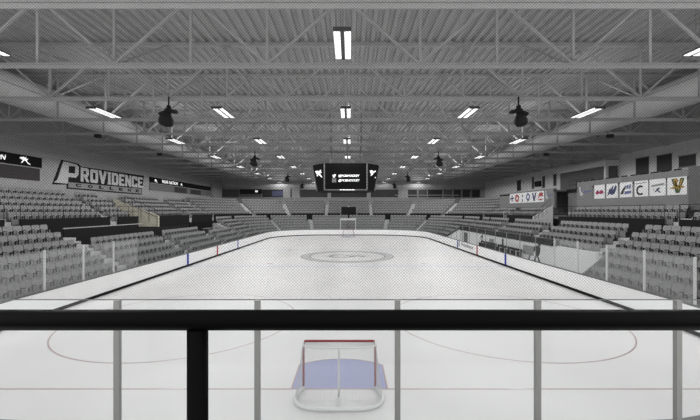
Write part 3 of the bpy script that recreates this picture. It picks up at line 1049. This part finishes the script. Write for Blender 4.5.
# big block P drawn by hand, serif at the foot
b = MB()
b.prism([(35.35, 7.25), (35.75, 7.55), (36.35, 9.1), (36.5, 9.42), (37.2, 9.40), (37.1, 7.6), (37.0, 7.25)], fl, .06, .10)
b.prism([(37.15, 9.40), (38.2, 9.32), (38.55, 9.15), (37.17, 9.05)], fl, .06, .10)
b.prism([(38.55, 9.15), (38.5, 8.3), (38.05, 8.3), (38.1, 9.1)], fl, .06, .10)
b.prism([(38.5, 8.3), (38.15, 7.95), (37.13, 7.92), (37.13, 8.35), (38.05, 8.38)], fl, .06, .10)
b.build('sign_initial', M['sign_letter'], sg)
def bx_(x0, y0, x1, y1): return [(x0, y0), (x1, y0), (x1, y1), (x0, y1)]
c_ = .12
def bowl(x0, y0, x1, y1, w):      # chamfered ring as four strokes and corners
    return [[(x0 + c_, y1), (x1 - c_, y1), (x1 - c_, y1 - w), (x0 + c_, y1 - w)], [(x0 + c_, y0), (x1 - c_, y0), (x1 - c_, y0 + w), (x0 + c_, y0 + w)],
            [(x0, y0 + c_), (x0 + w, y0 + c_), (x0 + w, y1 - c_), (x0, y1 - c_)], [(x1 - w, y0 + c_), (x1, y0 + c_), (x1, y1 - c_), (x1 - w, y1 - c_)],
            [(x0, y0 + c_), (x0 + c_, y0), (x0 + w, y0 + w)], [(x1, y0 + c_), (x1 - c_, y0), (x1 - w, y0 + w)], [(x0, y1 - c_), (x0 + c_, y1), (x0 + w, y1 - w)], [(x1, y1 - c_), (x1 - c_, y1), (x1 - w, y1 - w)]]
BL_ = {
 'R': [bx_(0, 0, .32, 1.35), bx_(.32, 1.07, .86, 1.35), bx_(.32, .48, .86, .74), [(.66, .6), (.98, .66), (.98, 1.2), (.84, 1.35), (.66, 1.3)], [(.42, .5), (.72, .5), (1.04, 0), (.70, 0)]],
 'O': bowl(0, 0, 1.0, 1.35, .32),
 'V': [[(-.04, 1.35), (.32, 1.35), (.62, .2), (.66, 0), (.38, 0)], [(1.08, 1.35), (.74, 1.35), (.44, .2), (.40, 0), (.68, 0)]],
 'I': [bx_(.08, 0, .42, 1.35), bx_(0, 0, .5, .2), bx_(0, 1.15, .5, 1.35)],
 'D': [bx_(0, 0, .32, 1.35), bx_(.32, 1.07, .8, 1.35), bx_(.32, 0, .8, .28), [(.66, .1), (.8, 0), (1.0, .2), (1.0, 1.15), (.8, 1.35), (.66, 1.25)]],
 'E': [bx_(0, 0, .32, 1.35), bx_(.32, 1.07, .88, 1.35), bx_(.32, 0, .88, .28), bx_(.32, .55, .74, .80)],
 'N': [bx_(0, 0, .3, 1.35), bx_(.72, 0, 1.02, 1.35), [(0, 1.35), (.34, 1.35), (1.02, 0), (.68, 0)]],
 'C': bowl(0, 0, 1.0, 1.35, .32)[:3] + bowl(0, 0, 1.0, 1.35, .32)[4:] + [bx_(.68, .12, 1.0, .48), bx_(.68, .87, 1.0, 1.23)],
}
cx = 38.85
for ch in 'ROVIDENCE':
    wid = max(u for p in BL_[ch] for u, v in p)
    k = 1.215
    lt = MB()
    for i, p in enumerate(BL_[ch]):
        lt.prism([(cx + u * k, 7.62 + v * (1.10 - (cx - 38) * .003)) for u, v in p], fl, .06, .09 + .001 * i)
    lt.build('sign_letter', M['sign_letter'], sg)
    cx += wid * k + .17
for i, ch in enumerate('COLLEGE'):
    text_obj('sign_letter', ch, .75, .36, frame_left(WL + .1, 38.1 + 1.78 * i, 7.0), M['sign_dark'], sg, offset=.05, thick=.02)

# ---------------------------------------------------------------- banner balcony, banner side
FX = 24.0
b = MB(); b.box(FX, FX + .25, 26.1, 38.9, 4.9, 7.5); b.box(FX, WR, 26.1, 38.9, 6.8, 7.0)
struct('wall_balcony_near', b, M['fascia'])
b = MB(); b.box(FX, FX + .25, 43.2, 59.0, 4.9, 7.2); b.box(FX, WR, 43.2, 59.0, 6.8, 7.0)
struct('wall_balcony_far', b, M['fascia'])
b = MB(); b.box(FX - .05, WR, 12, 26.05, 4.6, 7.6)
struct('wall_balcony_end', b, M['fascia_dark'])
b = MB(); b.box(FX + 1.6, FX + 1.75, 38.9, 43.2, 4.3, 6.9); b.box(FX + 1.6, WR, 38.9, 43.2, 6.7, 6.9)
struct('wall_balcony_recess', b, M['fascia'])
b = MB(); b.box(FX + 1.4, FX + 1.6, 39, 43.2, 6.6, 7.0)
struct('trim_recess', b, M['black'])
hand_rail('balcony_railing', 1, 39.0, 43.1, 13.0, 7.0, 1.0, 'black railing on the balcony gap between the banner groups', 1.3)
for k in range(12):
    y = 26.8 + 1.05 * k
    b = MB(); b.box(FX + .0, FX + .18, y, y + .5, 7.5, 7.6)
    tag(b.build('rail_clamp', M['black']), 'small black clamp on the balcony edge above the white banners', 'clamp', 'clamps along the balcony edge')
# press level behind the balcony: windows in wall_right
def side_window(y0, y1, z0, z1):
    global wn
    r = empty('window_%d' % wn, (WR, y0, z0), kind='structure'); wn += 1
    MB().box(WR - .03, WR, y0, y1, z0, z1).build('window_pane', M['window'], r)
    f = MB(); f.box(WR - .06, WR, y0 - .08, y1 + .08, z1, z1 + .08); f.box(WR - .06, WR, y0 - .08, y1 + .08, z0 - .08, z0)
    f.build('window_frame', M['frame'], r)
for p0, p1, ty, by in ((636, 649, 157.5, 174), (657, 672, 154.5, 171), (679, 696, 155, 166), (517, 521, 180, 190), (532, 534, 177, 188), (542.5, 545, 176, 187), (553.5, 556.5, 174, 185)):
    y1, y0 = WR * F / (p0 - 350), WR * F / (p1 - 350)
    ym = (y0 + y1) / 2
    side_window(y0, y1, H + (210 - by) * ym / F, H + (210 - ty) * ym / F)
b = MB(); b.box(WR - .35, WR - .02, 57.6, 59.2, 8.35, 9.2)
tag(b.build('wall_speaker', M['speaker']), 'square black box mounted between narrow windows above the far banners', 'speaker')
b = MB(); b.box(WR - 1.2, WR - .05, 41.2, 50.4, 7.0, 9.55)
struct('wall_press_recess', b, M['fascia_dark'])
b = MB(); b.box(WR - 1.6, WR, 41.0, 50.6, 9.55, 10.2); b.box(WR - 1.5, WR - 1.2, 41.0, 41.3, 7.0, 9.55)
struct('trim_press', b, M['press'])

# banners
def banner(y0, y1, z0, z1, label, parts, base='banner_white'):
    """y0 > y1: reading starts far"""
    r = empty('college_banner', (FX, y0, z0), label, 'banner', 'college banners on the balcony front')
    MB().box(FX - .03, FX - .006, y1, y0, z0, z1).build('cloth', M[base], r)
    w, h = y0 - y1, z1 - z0
    for i, (nm, m, polys) in enumerate(parts):
        if nm == 'text':
            body, u0, v0, uw, vh = polys
            text_obj('emblem_lettering', body, uw * w, vh * h, frame_right(FX - .045 - .004 * i, y0 - u0 * w, z0 + v0 * h), M[m], r, offset=.03, thick=.008)
        else:
            fn = fn_of(frame_right(FX - .036 - .004 * i, y0, z0))
            b = MB()
            for p in polys: b.prism([(u * w, v * h) for u, v in p], fn, -.004, .004)
            b.build('emblem', M[m], r)
def P_ring(cx, cy, r0, r1, a0, a1, n=12):
    return ring(cx, cy, r0, r1, n, a0, a1)
V = [[(.22, .92), (.44, .92), (.56, .35), (.68, .92), (.90, .92), (.64, .10), (.46, .10)]]
cat = [[(.10, .40), (.30, .44), (.50, .60), (.66, .50), (.90, .46), (.82, .36), (.62, .40), (.5, .46), (.32, .34)], [(.3, .85), (.44, .70), (.40, .55), (.52, .62), (.60, .80), (.50, .95)]]
ys = [36.1, 34.4, 32.7, 31.0, 29.45, 27.8]
ye = [34.65, 32.95, 31.25, 29.6, 27.95, 26.2]
mark = [[(.1, .35), (.25, .62), (.42, .60), (.5, .45), (.62, .62), (.85, .58), (.92, .38), (.7, .32), (.5, .36), (.3, .30)]]
hawk = [[(.08, .15), (.25, .62), (.42, .70), (.30, .42), (.52, .80), (.66, .88), (.55, .5), (.85, .9), (.92, .72), (.75, .3), (.5, .2), (.3, .3)]]
husky = [[(.05, .2), (.2, .5), (.4, .72), (.52, .8), (.48, .55), (.35, .45), (.3, .22)]]
lower = [[(.4, .2), (.92, .25), (.92, .42), (.4, .4)], [(.55, .55), (.72, .58), (.72, .8), (.55, .78)], [(.76, .55), (.9, .58), (.88, .85), (.78, .82)]]
banner(ys[0], ye[0], 5.7, 7.0, 'white banner with a small crimson emblem, beside the bluish friar patch', [('e', 'crimson', mark)])
banner(ys[1], ye[1], 5.7, 7.0, 'white banner with a dark navy feathered emblem', [('e', 'navy', hawk)])
banner(ys[2], ye[2], 5.7, 7.0, 'white banner with a black and pale blue emblem', [('e', 'emblack', husky), ('e', 'emblue', lower)])
banner(ys[3], ye[3], 5.7, 7.0, 'white banner with a round black letter C emblem', [('e', 'emblack', P_ring(.45, .40, .2, .32, 50, 310) + [[(.30, .60), (.42, .72), (.38, .58)]]), ('e', 'emgrey', [[(.1, .80), (.9, .84), (.9, .90), (.1, .86)]])])
banner(ys[4], ye[4], 5.7, 7.0, 'white banner with grey lettering above a tiny dark figure', [('e', 'emgrey', [[(.12, .55), (.92, .62), (.92, .74), (.12, .66)]]), ('e', 'navy', [[(.42, .40), (.62, .50), (.66, .42), (.55, .34), (.72, .2), (.62, .18), (.5, .3), (.38, .2), (.34, .26), (.46, .36)], [(.22, .36), (.3, .38), (.28, .46)]])])
banner(ys[5], ye[5], 5.7, 7.0, 'white banner with a dark green and gold letter V', [('e', 'emgreen', V), ('e', 'gold', cat + [[(.34, .78), (.46, .78), (.55, .42), (.50, .30)], [(.72, .85), (.82, .85), (.62, .25), (.56, .28)]])])
fan = [('e', 'led_dim', [[(.1, .95), (.22, .90), (.22, .55), (.38, .35), (.3, .15), (.15, .25)]]), ('e', 'emblue', [[(.22, .98), (.32, .8), (.26, .55), (.22, .7)], [(.4, .40), (.95, .50), (.95, .62), (.4, .52)]])]
banner(38.7, 36.4, 5.85, 7.05, 'faint bluish banner without white field, beside the crimson emblem', fan, 'fascia')
y = 55.2; w = 1.62
defs = [('white distant banner with a dark red cross emblem', [('e', 'navy', [[(.1, .4), (.9, .45), (.9, .58), (.1, .55)], [(.42, .15), (.6, .15), (.6, .85), (.42, .85)]])]),
        ('white distant banner with a red square emblem', [('e', 'emred', P_ring(.5, .5, .16, .40, 0, 360, 14))]),
        ('white distant banner with a slim dark mark', [('e', 'emgreen', [[(.4, .1), (.6, .1), (.56, .4), (.44, .4)], [(.42, .55), (.58, .55), (.62, .8), (.38, .8)]])]),
        ('white distant banner with a blue ring emblem', [('e', 'emblue', P_ring(.5, .55, .18, .36, 0, 360, 12)), ('e', 'emblack', [[(.4, .1), (.6, .12), (.56, .3), (.42, .28)]])]),
        ('white distant banner with a navy letter V', [('e', 'navy', [[(.15, .9), (.38, .9), (.52, .45), (.66, .9), (.88, .9), (.6, .12), (.42, .12)]])]),
        ('white distant banner with a red brown emblem', [('e', 'emred', [[(.1, .3), (.3, .8), (.6, .9), (.9, .8), (.85, .45), (.6, .55), (.4, .5)], [(.2, .15), (.8, .18), (.8, .3), (.2, .28)]])])]
for lab, parts in defs:
    banner(y, y - w + .03, 5.62, 7.0, lab, parts)
    y -= w
banner(45.3, 43.4, 5.7, 7.05, 'faint bluish banner at the end of the distant banner row', fan, 'fascia')

# ---------------------------------------------------------------- roof
b = MB()
# corrugated deck, ribs along y
pitch = .52; x = WL; prof = []
while x < WR:
    prof += [(x, DZ), (x + .2, DZ), (x + .26, DZ + .14), (x + .46, DZ + .14)]
    x += pitch
vs = [(px, 4.0, pz) for px, pz in prof] + [(px, WF + .2, pz) for px, pz in prof]
n = len(prof)
b.add(vs, [(k, k + 1, n + k + 1, n + k) for k in range(n - 1)])
b.box(WL, WR, 4.0, WF + .2, DZ + .2, DZ + .35)
struct('ceiling', b, M['deck'])
# trusses
PN = 3.29
nodes = [AX + PN * k for k in range(-8, 10)]
nodes = [x for x in nodes if WL + .3 < x < WR - .3]
def make_truss(y, label):
    r = empty('roof_truss', (AX, y, TZ), label, 'truss', 'roof trusses')
    ks = []
    bc = MB(); bc.bar((WL, y, TZ + .09), (WR, y, TZ + .09), .22, .05); bc.bar((WL, y - .02, TZ + .0), (WR, y - .02, TZ + .0), .05, .2)
    ks.append(bc.build('bottom_chord', M['truss'], r))
    tc = MB(); tc.bar((WL, y, DZ - .12), (WR, y, DZ - .12), .2, .2)
    ks.append(tc.build('top_chord', M['truss'], r))
    z0, z1 = TZ + .08, DZ - .2
    for x in nodes:
        ks.append(MB().bar((x, y, z0), (x, y, z1), .11, .08, up=(0, 1, 0)).build('vertical', M['truss'], r))
    for a, c in zip(nodes, nodes[1:]):
        k = round((a - AX) / PN)
        if k % 2 == 0: p, q = (a, y, z1), (c, y, z0)
        else: p, q = (a, y, z0), (c, y, z1)
        ks.append(MB().bar(p, q, .10, .10, up=(0, 1, 0)).build('diagonal', M['truss'], r))
    if True:
        for k in (-7, -5, -3, 3, 5, 7):
            x = AX + PN * k
            ks.append(MB().bar((x, y + .1, z0), (x, y + 4.55, z1), .07, .07, up=(1, 0, 0)).build('sway_brace', M['truss'], r))
    KIDS[r.name] = ks
    return r
t0 = make_truss(11.15, 'pale steel roof truss nearest the viewer, crossing the top edge')
for i in range(1, 15):
    c = copy_tree(t0)
    c.location = (AX, 11.15 + 4.68 * i, TZ)
    c['label'] = 'pale steel roof truss spanning the hall, %s counted from the near end' % ORD[i]

# lengthwise bracing at truss level: thin pipes running along the hall
def pipe(x, z, y0, y1, r, label, m='truss'):
    o = MB().tube((x, y0, z), (x, y1, z), r, 8).build('roof_pipe', M[m])
    tag(o, label, 'pipe')
pipe(AX + .2, 11.1, 9, 81, .035, 'thin pale conduit running along the roof above the centre lights')
pipe(-6.9, 13.2, 8, 81, .05, 'thin pale pipe under the deck on the sign side of centre')
pipe(6.4, 13.2, 8, 81, .05, 'thin pale pipe under the deck on the banner side of centre')
for x, lab in ((AX - 3 * PN, 'thin bracing rod between trusses on the sign side'), (AX + 3 * PN, 'thin bracing rod between trusses on the banner side'),
               (AX - 5 * PN - .5, 'thin bracing rod beside the sign side duct'), (AX + 5 * PN + .5, 'thin bracing rod beside the banner side duct')):
    pipe(x, TZ + .25, 9, 81, .03, lab)

# sloping bays beside the ducts: knee braces from truss ends to the walls
# ducts
for x, lab in ((-21.2, 'big round pale air duct under the roof, sign side'), (21.4, 'big round pale air duct under the roof, banner side')):
    r = empty('air_duct', (x, 8, 12.1), lab, 'duct')
    b = MB(); b.tube((x, 6.5, 12.15), (x, 81.0, 12.15), .95, 28)
    b.build('duct_tube', M['duct'], r, False)
    for me_p in r.children: pass
    for k in range(18):
        y = 8.8 + 4.68 * k * .88
        MB().tube((x, y, 12.15), (x, y + .06, 12.15), .97, 28).build('duct_band', M['duct'], r)
    for k in range(8):
        y = 11.15 + 9.36 * k
        if y < 80: MB().tube((x, y + .3, 13.0), (x, y + .3, DZ), .012, 6).build('hanger', M['cable'], r)

# ---------------------------------------------------------------- lights
LZ0 = 10.72
def make_light(x, y, label):
    r = empty('ceiling_light', (x, y, LZ0), label, 'light', 'twin tube lights in rows under the roof')
    ks = []
    b = MB()
    b.box(x - .31, x + .31, y - 1.22, y + 1.22, LZ0 + .03, LZ0 + .08)
    b.box(x - .31, x + .31, y - 1.27, y - 1.22, LZ0 - .05, LZ0 + .09); b.box(x - .31, x + .31, y + 1.22, y + 1.25, LZ0 - .01, LZ0 + .09)
    ks.append(b.build('housing', M['housing'], r))
    for e in (-1, 1):
        ks.append(MB().box(x + e * .19 - .115, x + e * .19 + .115, y - 1.2, y + 1.2, LZ0, LZ0 + .028).build('lamp_tube', M['lamp'], r))
    for e in (-1, 1):
        ks.append(MB().tube((x, y + e * 1.0, LZ0 + .08), (x, y + e * 1.0, DZ), .008, 5).build('hanger', M['cable'], r))
    KIDS[r.name] = ks
    return r
l0 = make_light(AX, 13.8, 'twin tube light in the centre row, largest and closest')
colname = {0: 'centre row', -1: 'inner row on the sign side', 1: 'inner row on the banner side', -2: 'outer row on the sign side', 2: 'outer row on the banner side'}
XCOL = {0: 0, -1: -7.75, 1: 7.75, -2: -15.3, 2: 15.3}
lamps = [(-2, -13.9 - AX, 13.5, 0), (2, 13.9 - AX - .27, 13.5, 0)]
for k in range(1, 8):
    for c in (0, -1, 1, -2, 2):
        lamps.append((c, XCOL[c], 13.8 + 9.55 * k + (0 if k < 7 else -.3), k))
def lamp(x, y, pw, up=.1):
    for nm, z, rx, e in (('lamp_down', LZ0 - .08, 0, DOWN), ('added_roof_fill', LZ0 + .2, PI, UPW)):  # the upward spot is an added fill that brightens the roof deck
        L = bpy.data.lights.new(nm, 'SPOT')
        L.spot_size = math.radians(176); L.spot_blend = .12; L.energy = e * (pw if nm == 'lamp_down' else up)
        L.shadow_soft_size = 0.0
        o = bpy.data.objects.new(nm, L); C.objects.link(o); o.location = (x, y, z); o.rotation_euler = (rx, 0, 0)
DOWN, UPW = 590, 115
lamp(AX, 13.8, 1.0)
for c, dx, y, k in lamps:
    lamp(AX + dx, y, (1.9 if abs(c) == 2 else .8) * (1.0 if k < 7 else .2), (.25, .4, .8, 1, 1, 1, 1, .6)[k] * (2.2 if abs(c) == 2 else .9))
    o = copy_tree(l0)
    o.location = (AX + dx, y, LZ0)
    idx = k if c in (0, -2, 2) else k - 1
    o['label'] = 'twin tube light, %s, %s from the near end' % (colname[c], ORD[idx])

# ---------------------------------------------------------------- hanging speakers
def speaker(x, y, s, label):
    """s = side; bracket plate on top, horn box tilted towards the stands"""
    r = empty('hanging_speaker', (x, y, 9.3), label, 'speaker', 'black speakers hanging from the roof')
    b = MB()
    b.tube((x, y, 10.15), (x, y, 10.3), .12, 12); b.tube((x, y, 9.95), (x, y, 10.12), .26, 12, .2)
    b.add([], [])
    for e in (-1, 1):
        b.bar((x, y, 10.02), (x + e * .46, y - .1, 9.86 - s * e * .18), .34, .13)
        b.tube((x + e * .36, y - .1, 9.80 - s * e * .15), (x + e * .36, y - .1, 9.98 - s * e * .15), .13, 10, .08)
    b.build('rigging', M['speaker'], r)
    MB().tube((x, y, 10.3), (x, y, 10.8), .04, 8).build('hanger', M['speaker'], r)
    c = MB()
    # bell shaped horn, leaning
    ax = Vector((s * .35, -.25, -1)).normalized()
    p0 = Vector((x, y, 9.95))
    prof = [(-.05, .15), (.12, .16), (.25, .26), (.42, .38), (.60, .41), (.74, .35), (.80, .2)]
    u = ax.orthogonal().normalized(); w = ax.cross(u); n = 16
    vs = []
    for d, rr in prof:
        for k in range(n):
            t = 2 * PI * k / n
            vs.append(p0 + ax * d + u * (rr * math.cos(t)) + w * (rr * .85 * math.sin(t)))
    fs = [tuple(reversed(range(n))), tuple(range((len(prof) - 1) * n, len(prof) * n))]
    for i in range(len(prof) - 1):
        for k in range(n):
            fs.append((i * n + k, i * n + (k + 1) % n, (i + 1) * n + (k + 1) % n, (i + 1) * n + k))
    c.add(vs, fs)
    c.build('horn', M['speaker'], r, True)
for k, y in enumerate((20.2, 38.5, 59.0, 77.0)):
    speaker(-9.95, y, -.4, 'black hanging speaker on the sign side, %s from the near end' % ORD[k])
    speaker(9.25, y, .4, 'black hanging speaker on the banner side, %s from the near end' % ORD[k])

# small dark fixtures high on the outer trusses
for x, y in ((-19.4, 28.3), (-19.4, 37.5), (20.0, 28.3), (20.0, 37.5)):
    r = empty('small_floodlight', (x, y, 10.2), 'small dark floodlight under the trusses, %s side, %s' % ('sign' if x < 0 else 'banner', 'nearer' if y < 30 else 'farther'), 'floodlight')
    MB().box(x - .2, x + .2, y - .15, y + .15, 10.15, 10.4).build('lamp_head', M['speaker'], r)
    MB().tube((x, y, 10.4), (x, y, 10.8), .03, 6).build('hanger', M['truss'], r)

# ---------------------------------------------------------------- scoreboard
SX, SY = -.40, 34.2
sb = empty('scoreboard', (SX, SY, 6.5), 'black many-sided scoreboard hanging over centre ice', 'scoreboard')
z0, z1 = 6.42, 8.95
def octo(z, w, ww, d, dd, y0):
    return [(SX - w, y0, z), (SX + w, y0, z), (SX + ww, y0 + d, z), (SX + ww, y0 + dd - d, z), (SX + w, y0 + dd, z), (SX - w, y0 + dd, z), (SX - ww, y0 + dd - d, z), (SX - ww, y0 + d, z)]
bot = octo(z0, 2.02, 2.75, 1.1, 4.9, SY)
tp = octo(z1, 2.02, 3.28, 1.5, 4.9, SY)
b = MB(); b.add(bot + tp, [tuple(range(8)), tuple(reversed(range(8, 16)))] + [(k, 8 + k, 8 + (k + 1) % 8, (k + 1) % 8) for k in range(8)])
b.build('cabinet', M['led'], sb)
ms = MB().box(SX - 1.9, SX + 1.9, SY - .04, SY, 6.6, 8.86).build('main_screen', M['led'], sb)
for e in (-1, 1):
    MB().box(SX + e * 1.98 - .06, SX + e * 1.98 + .06, SY - .07, SY, 6.5, 8.93).build('edge_post', M['panel_mid'], sb)
    # outer edge strip along the slanted corner
    pb = Vector((SX + e * 2.75, SY + 1.1, z0)); pt_ = Vector((SX + e * 3.28, SY + 1.5, z1))
    MB().bar(pb + Vector((0, -.03, 0)), pt_ + Vector((0, -.03, 0)), .10, .08, up=(0, 1, 0)).build('edge_post', M['panel_mid'], sb)
    # emblem on the angled face
    q = lambda u, v: (Vector((SX + e * 2.02, SY, z0)).lerp(Vector((SX + e * 2.75, SY + 1.1, z0)), u)).lerp(Vector((SX + e * 2.02, SY, z1)).lerp(Vector((SX + e * 3.28, SY + 1.5, z1)), u), v)
    b = MB()
    nrm = Vector((e * .75, -.6, 0)).normalized()
    for poly in ([(.10, .78), (.45, .80), (.55, .66), (.3, .6), (.15, .68)], [(.5, .74), (.8, .82), (.85, .66), (.62, .62)], [(.35, .62), (.6, .64), (.85, .50), (.95, .42), (.85, .42), (.6, .54)], [(.35, .62), (.5, .62), (.3, .50), (.2, .52)]):
        pp = [(.5 + (u - .5) * .75, .66 + (v - .66) * .72) for u, v in poly]
        pp = pp if e > 0 else [(1 - u, v) for u, v in pp]
        n = len(pp)
        b.add([q(u, v) + nrm * .03 for u, v in pp] + [q(u, v) + nrm * .005 for u, v in pp], [tuple(range(n)), tuple(reversed(range(n, 2 * n)))] + [(k, n + k, n + (k + 1) % n, (k + 1) % n) for k in range(n)])
    b.build('screen_emblem', M['led_text'], sb)
MB().box(SX - 2.0, SX + 2.0, SY - .09, SY - .02, 6.42, 6.52).build('lower_trim', M['panel_mid'], sb)
MB().box(SX - .55, SX + .85, SY - .12, SY - .09, 6.43, 6.5).build('glow_strip', M['led_text'], sb)
for v, zz in (('a', 7.62), ('b', 7.19)):
    text_obj('screen_lettering', '@PCMHOCKEY', 1.98, .27, frame_front(-1.08, SY - .05, zz), M['led_text'], ms, offset=.035, thick=.01, shear=.2)
fn = fn_of(frame_front(-1.62, SY - .05, 7.62))
b = MB(); b.prism([(.0, .25), (.10, .17), (.14, .28), (.24, .30), (.28, .26), (.34, .27), (.29, .2), (.24, .06), (.12, -.02), (.0, .03), (.08, .07), (.01, .14)], fn, -.01, .01); b.build('screen_icon', M['led_text'], ms)
b = MB()
fn = fn_of(frame_front(-1.64, SY - .05, 7.17))
for p in ([(0, 0), (.34, 0), (.34, .05), (0, .05)], [(0, .29), (.34, .29), (.34, .34), (0, .34)], [(0, .05), (.05, .05), (.05, .29), (0, .29)], [(.29, .05), (.34, .05), (.34, .29), (.29, .29)], [(.11, .11), (.23, .11), (.23, .23), (.11, .23)]):
    b.prism(p, fn, -.01, .01)
b.build('screen_icon', M['led_dim'], ms)
for ex in (-1.5, 1.5):
    for ey in (1.0, 3.9):
        MB().tube((SX + ex, SY + ey, z1), (SX + ex, SY + ey, DZ), .03, 6).build('hanger', M['cable'], sb)

# ---------------------------------------------------------------- far end glass extras: tall white framed gate behind the far goal
r = empty('rink_gate', (AX, 69.0, 0), 'white framed gate opening in the stand behind the far goal', 'gate')
for x in (AX - 1.5, AX + 1.3):
    MB().box(x - .08, x + .08, 68.0, 68.12, .0, 2.95).build('gate_post', M['post_white'], r)
MB().box(AX - 1.58, AX + 1.38, 68.0, 68.12, 2.75, 3.1).build('gate_lintel', M['post_white'], r)
r = empty('camera_stand', (AX, 75.2, 2.68), 'dark framed camera position above the far gate', 'platform')
MB().box(AX - 1.6, AX + 1.6, 75.2, 75.3, 2.68, 5.3).build('back_panel', M['black'], r)
for x in (AX - 1.6, AX + 1.6):
    MB().box(x - .07, x + .07, 75.1, 75.2, 2.68, 5.5).build('rail_post', M['post_grey'], r)
MB().box(AX - .2, AX + .2, 74.95, 75.15, 5.3, 5.5).build('lamp_head', M['led_dim'], r)

# ---------------------------------------------------------------- world and view
w = bpy.data.worlds.new('world'); scene.world = w
w.use_nodes = True
w.node_tree.nodes['Background'].inputs['Color'].default_value = (1, 1, 1, 1)
w.node_tree.nodes['Background'].inputs['Strength'].default_value = 1.45
scene.view_settings.view_transform = 'Standard'
scene.view_settings.look = 'None'
scene.view_settings.exposure = 0
scene.view_settings.gamma = 1
scene.view_settings.use_curve_mapping = False
scene.cycles.transparent_max_bounces = 16
scene.cycles.max_bounces = 6
scene.cycles.diffuse_bounces = 4
scene.cycles.sample_clamp_indirect = 4
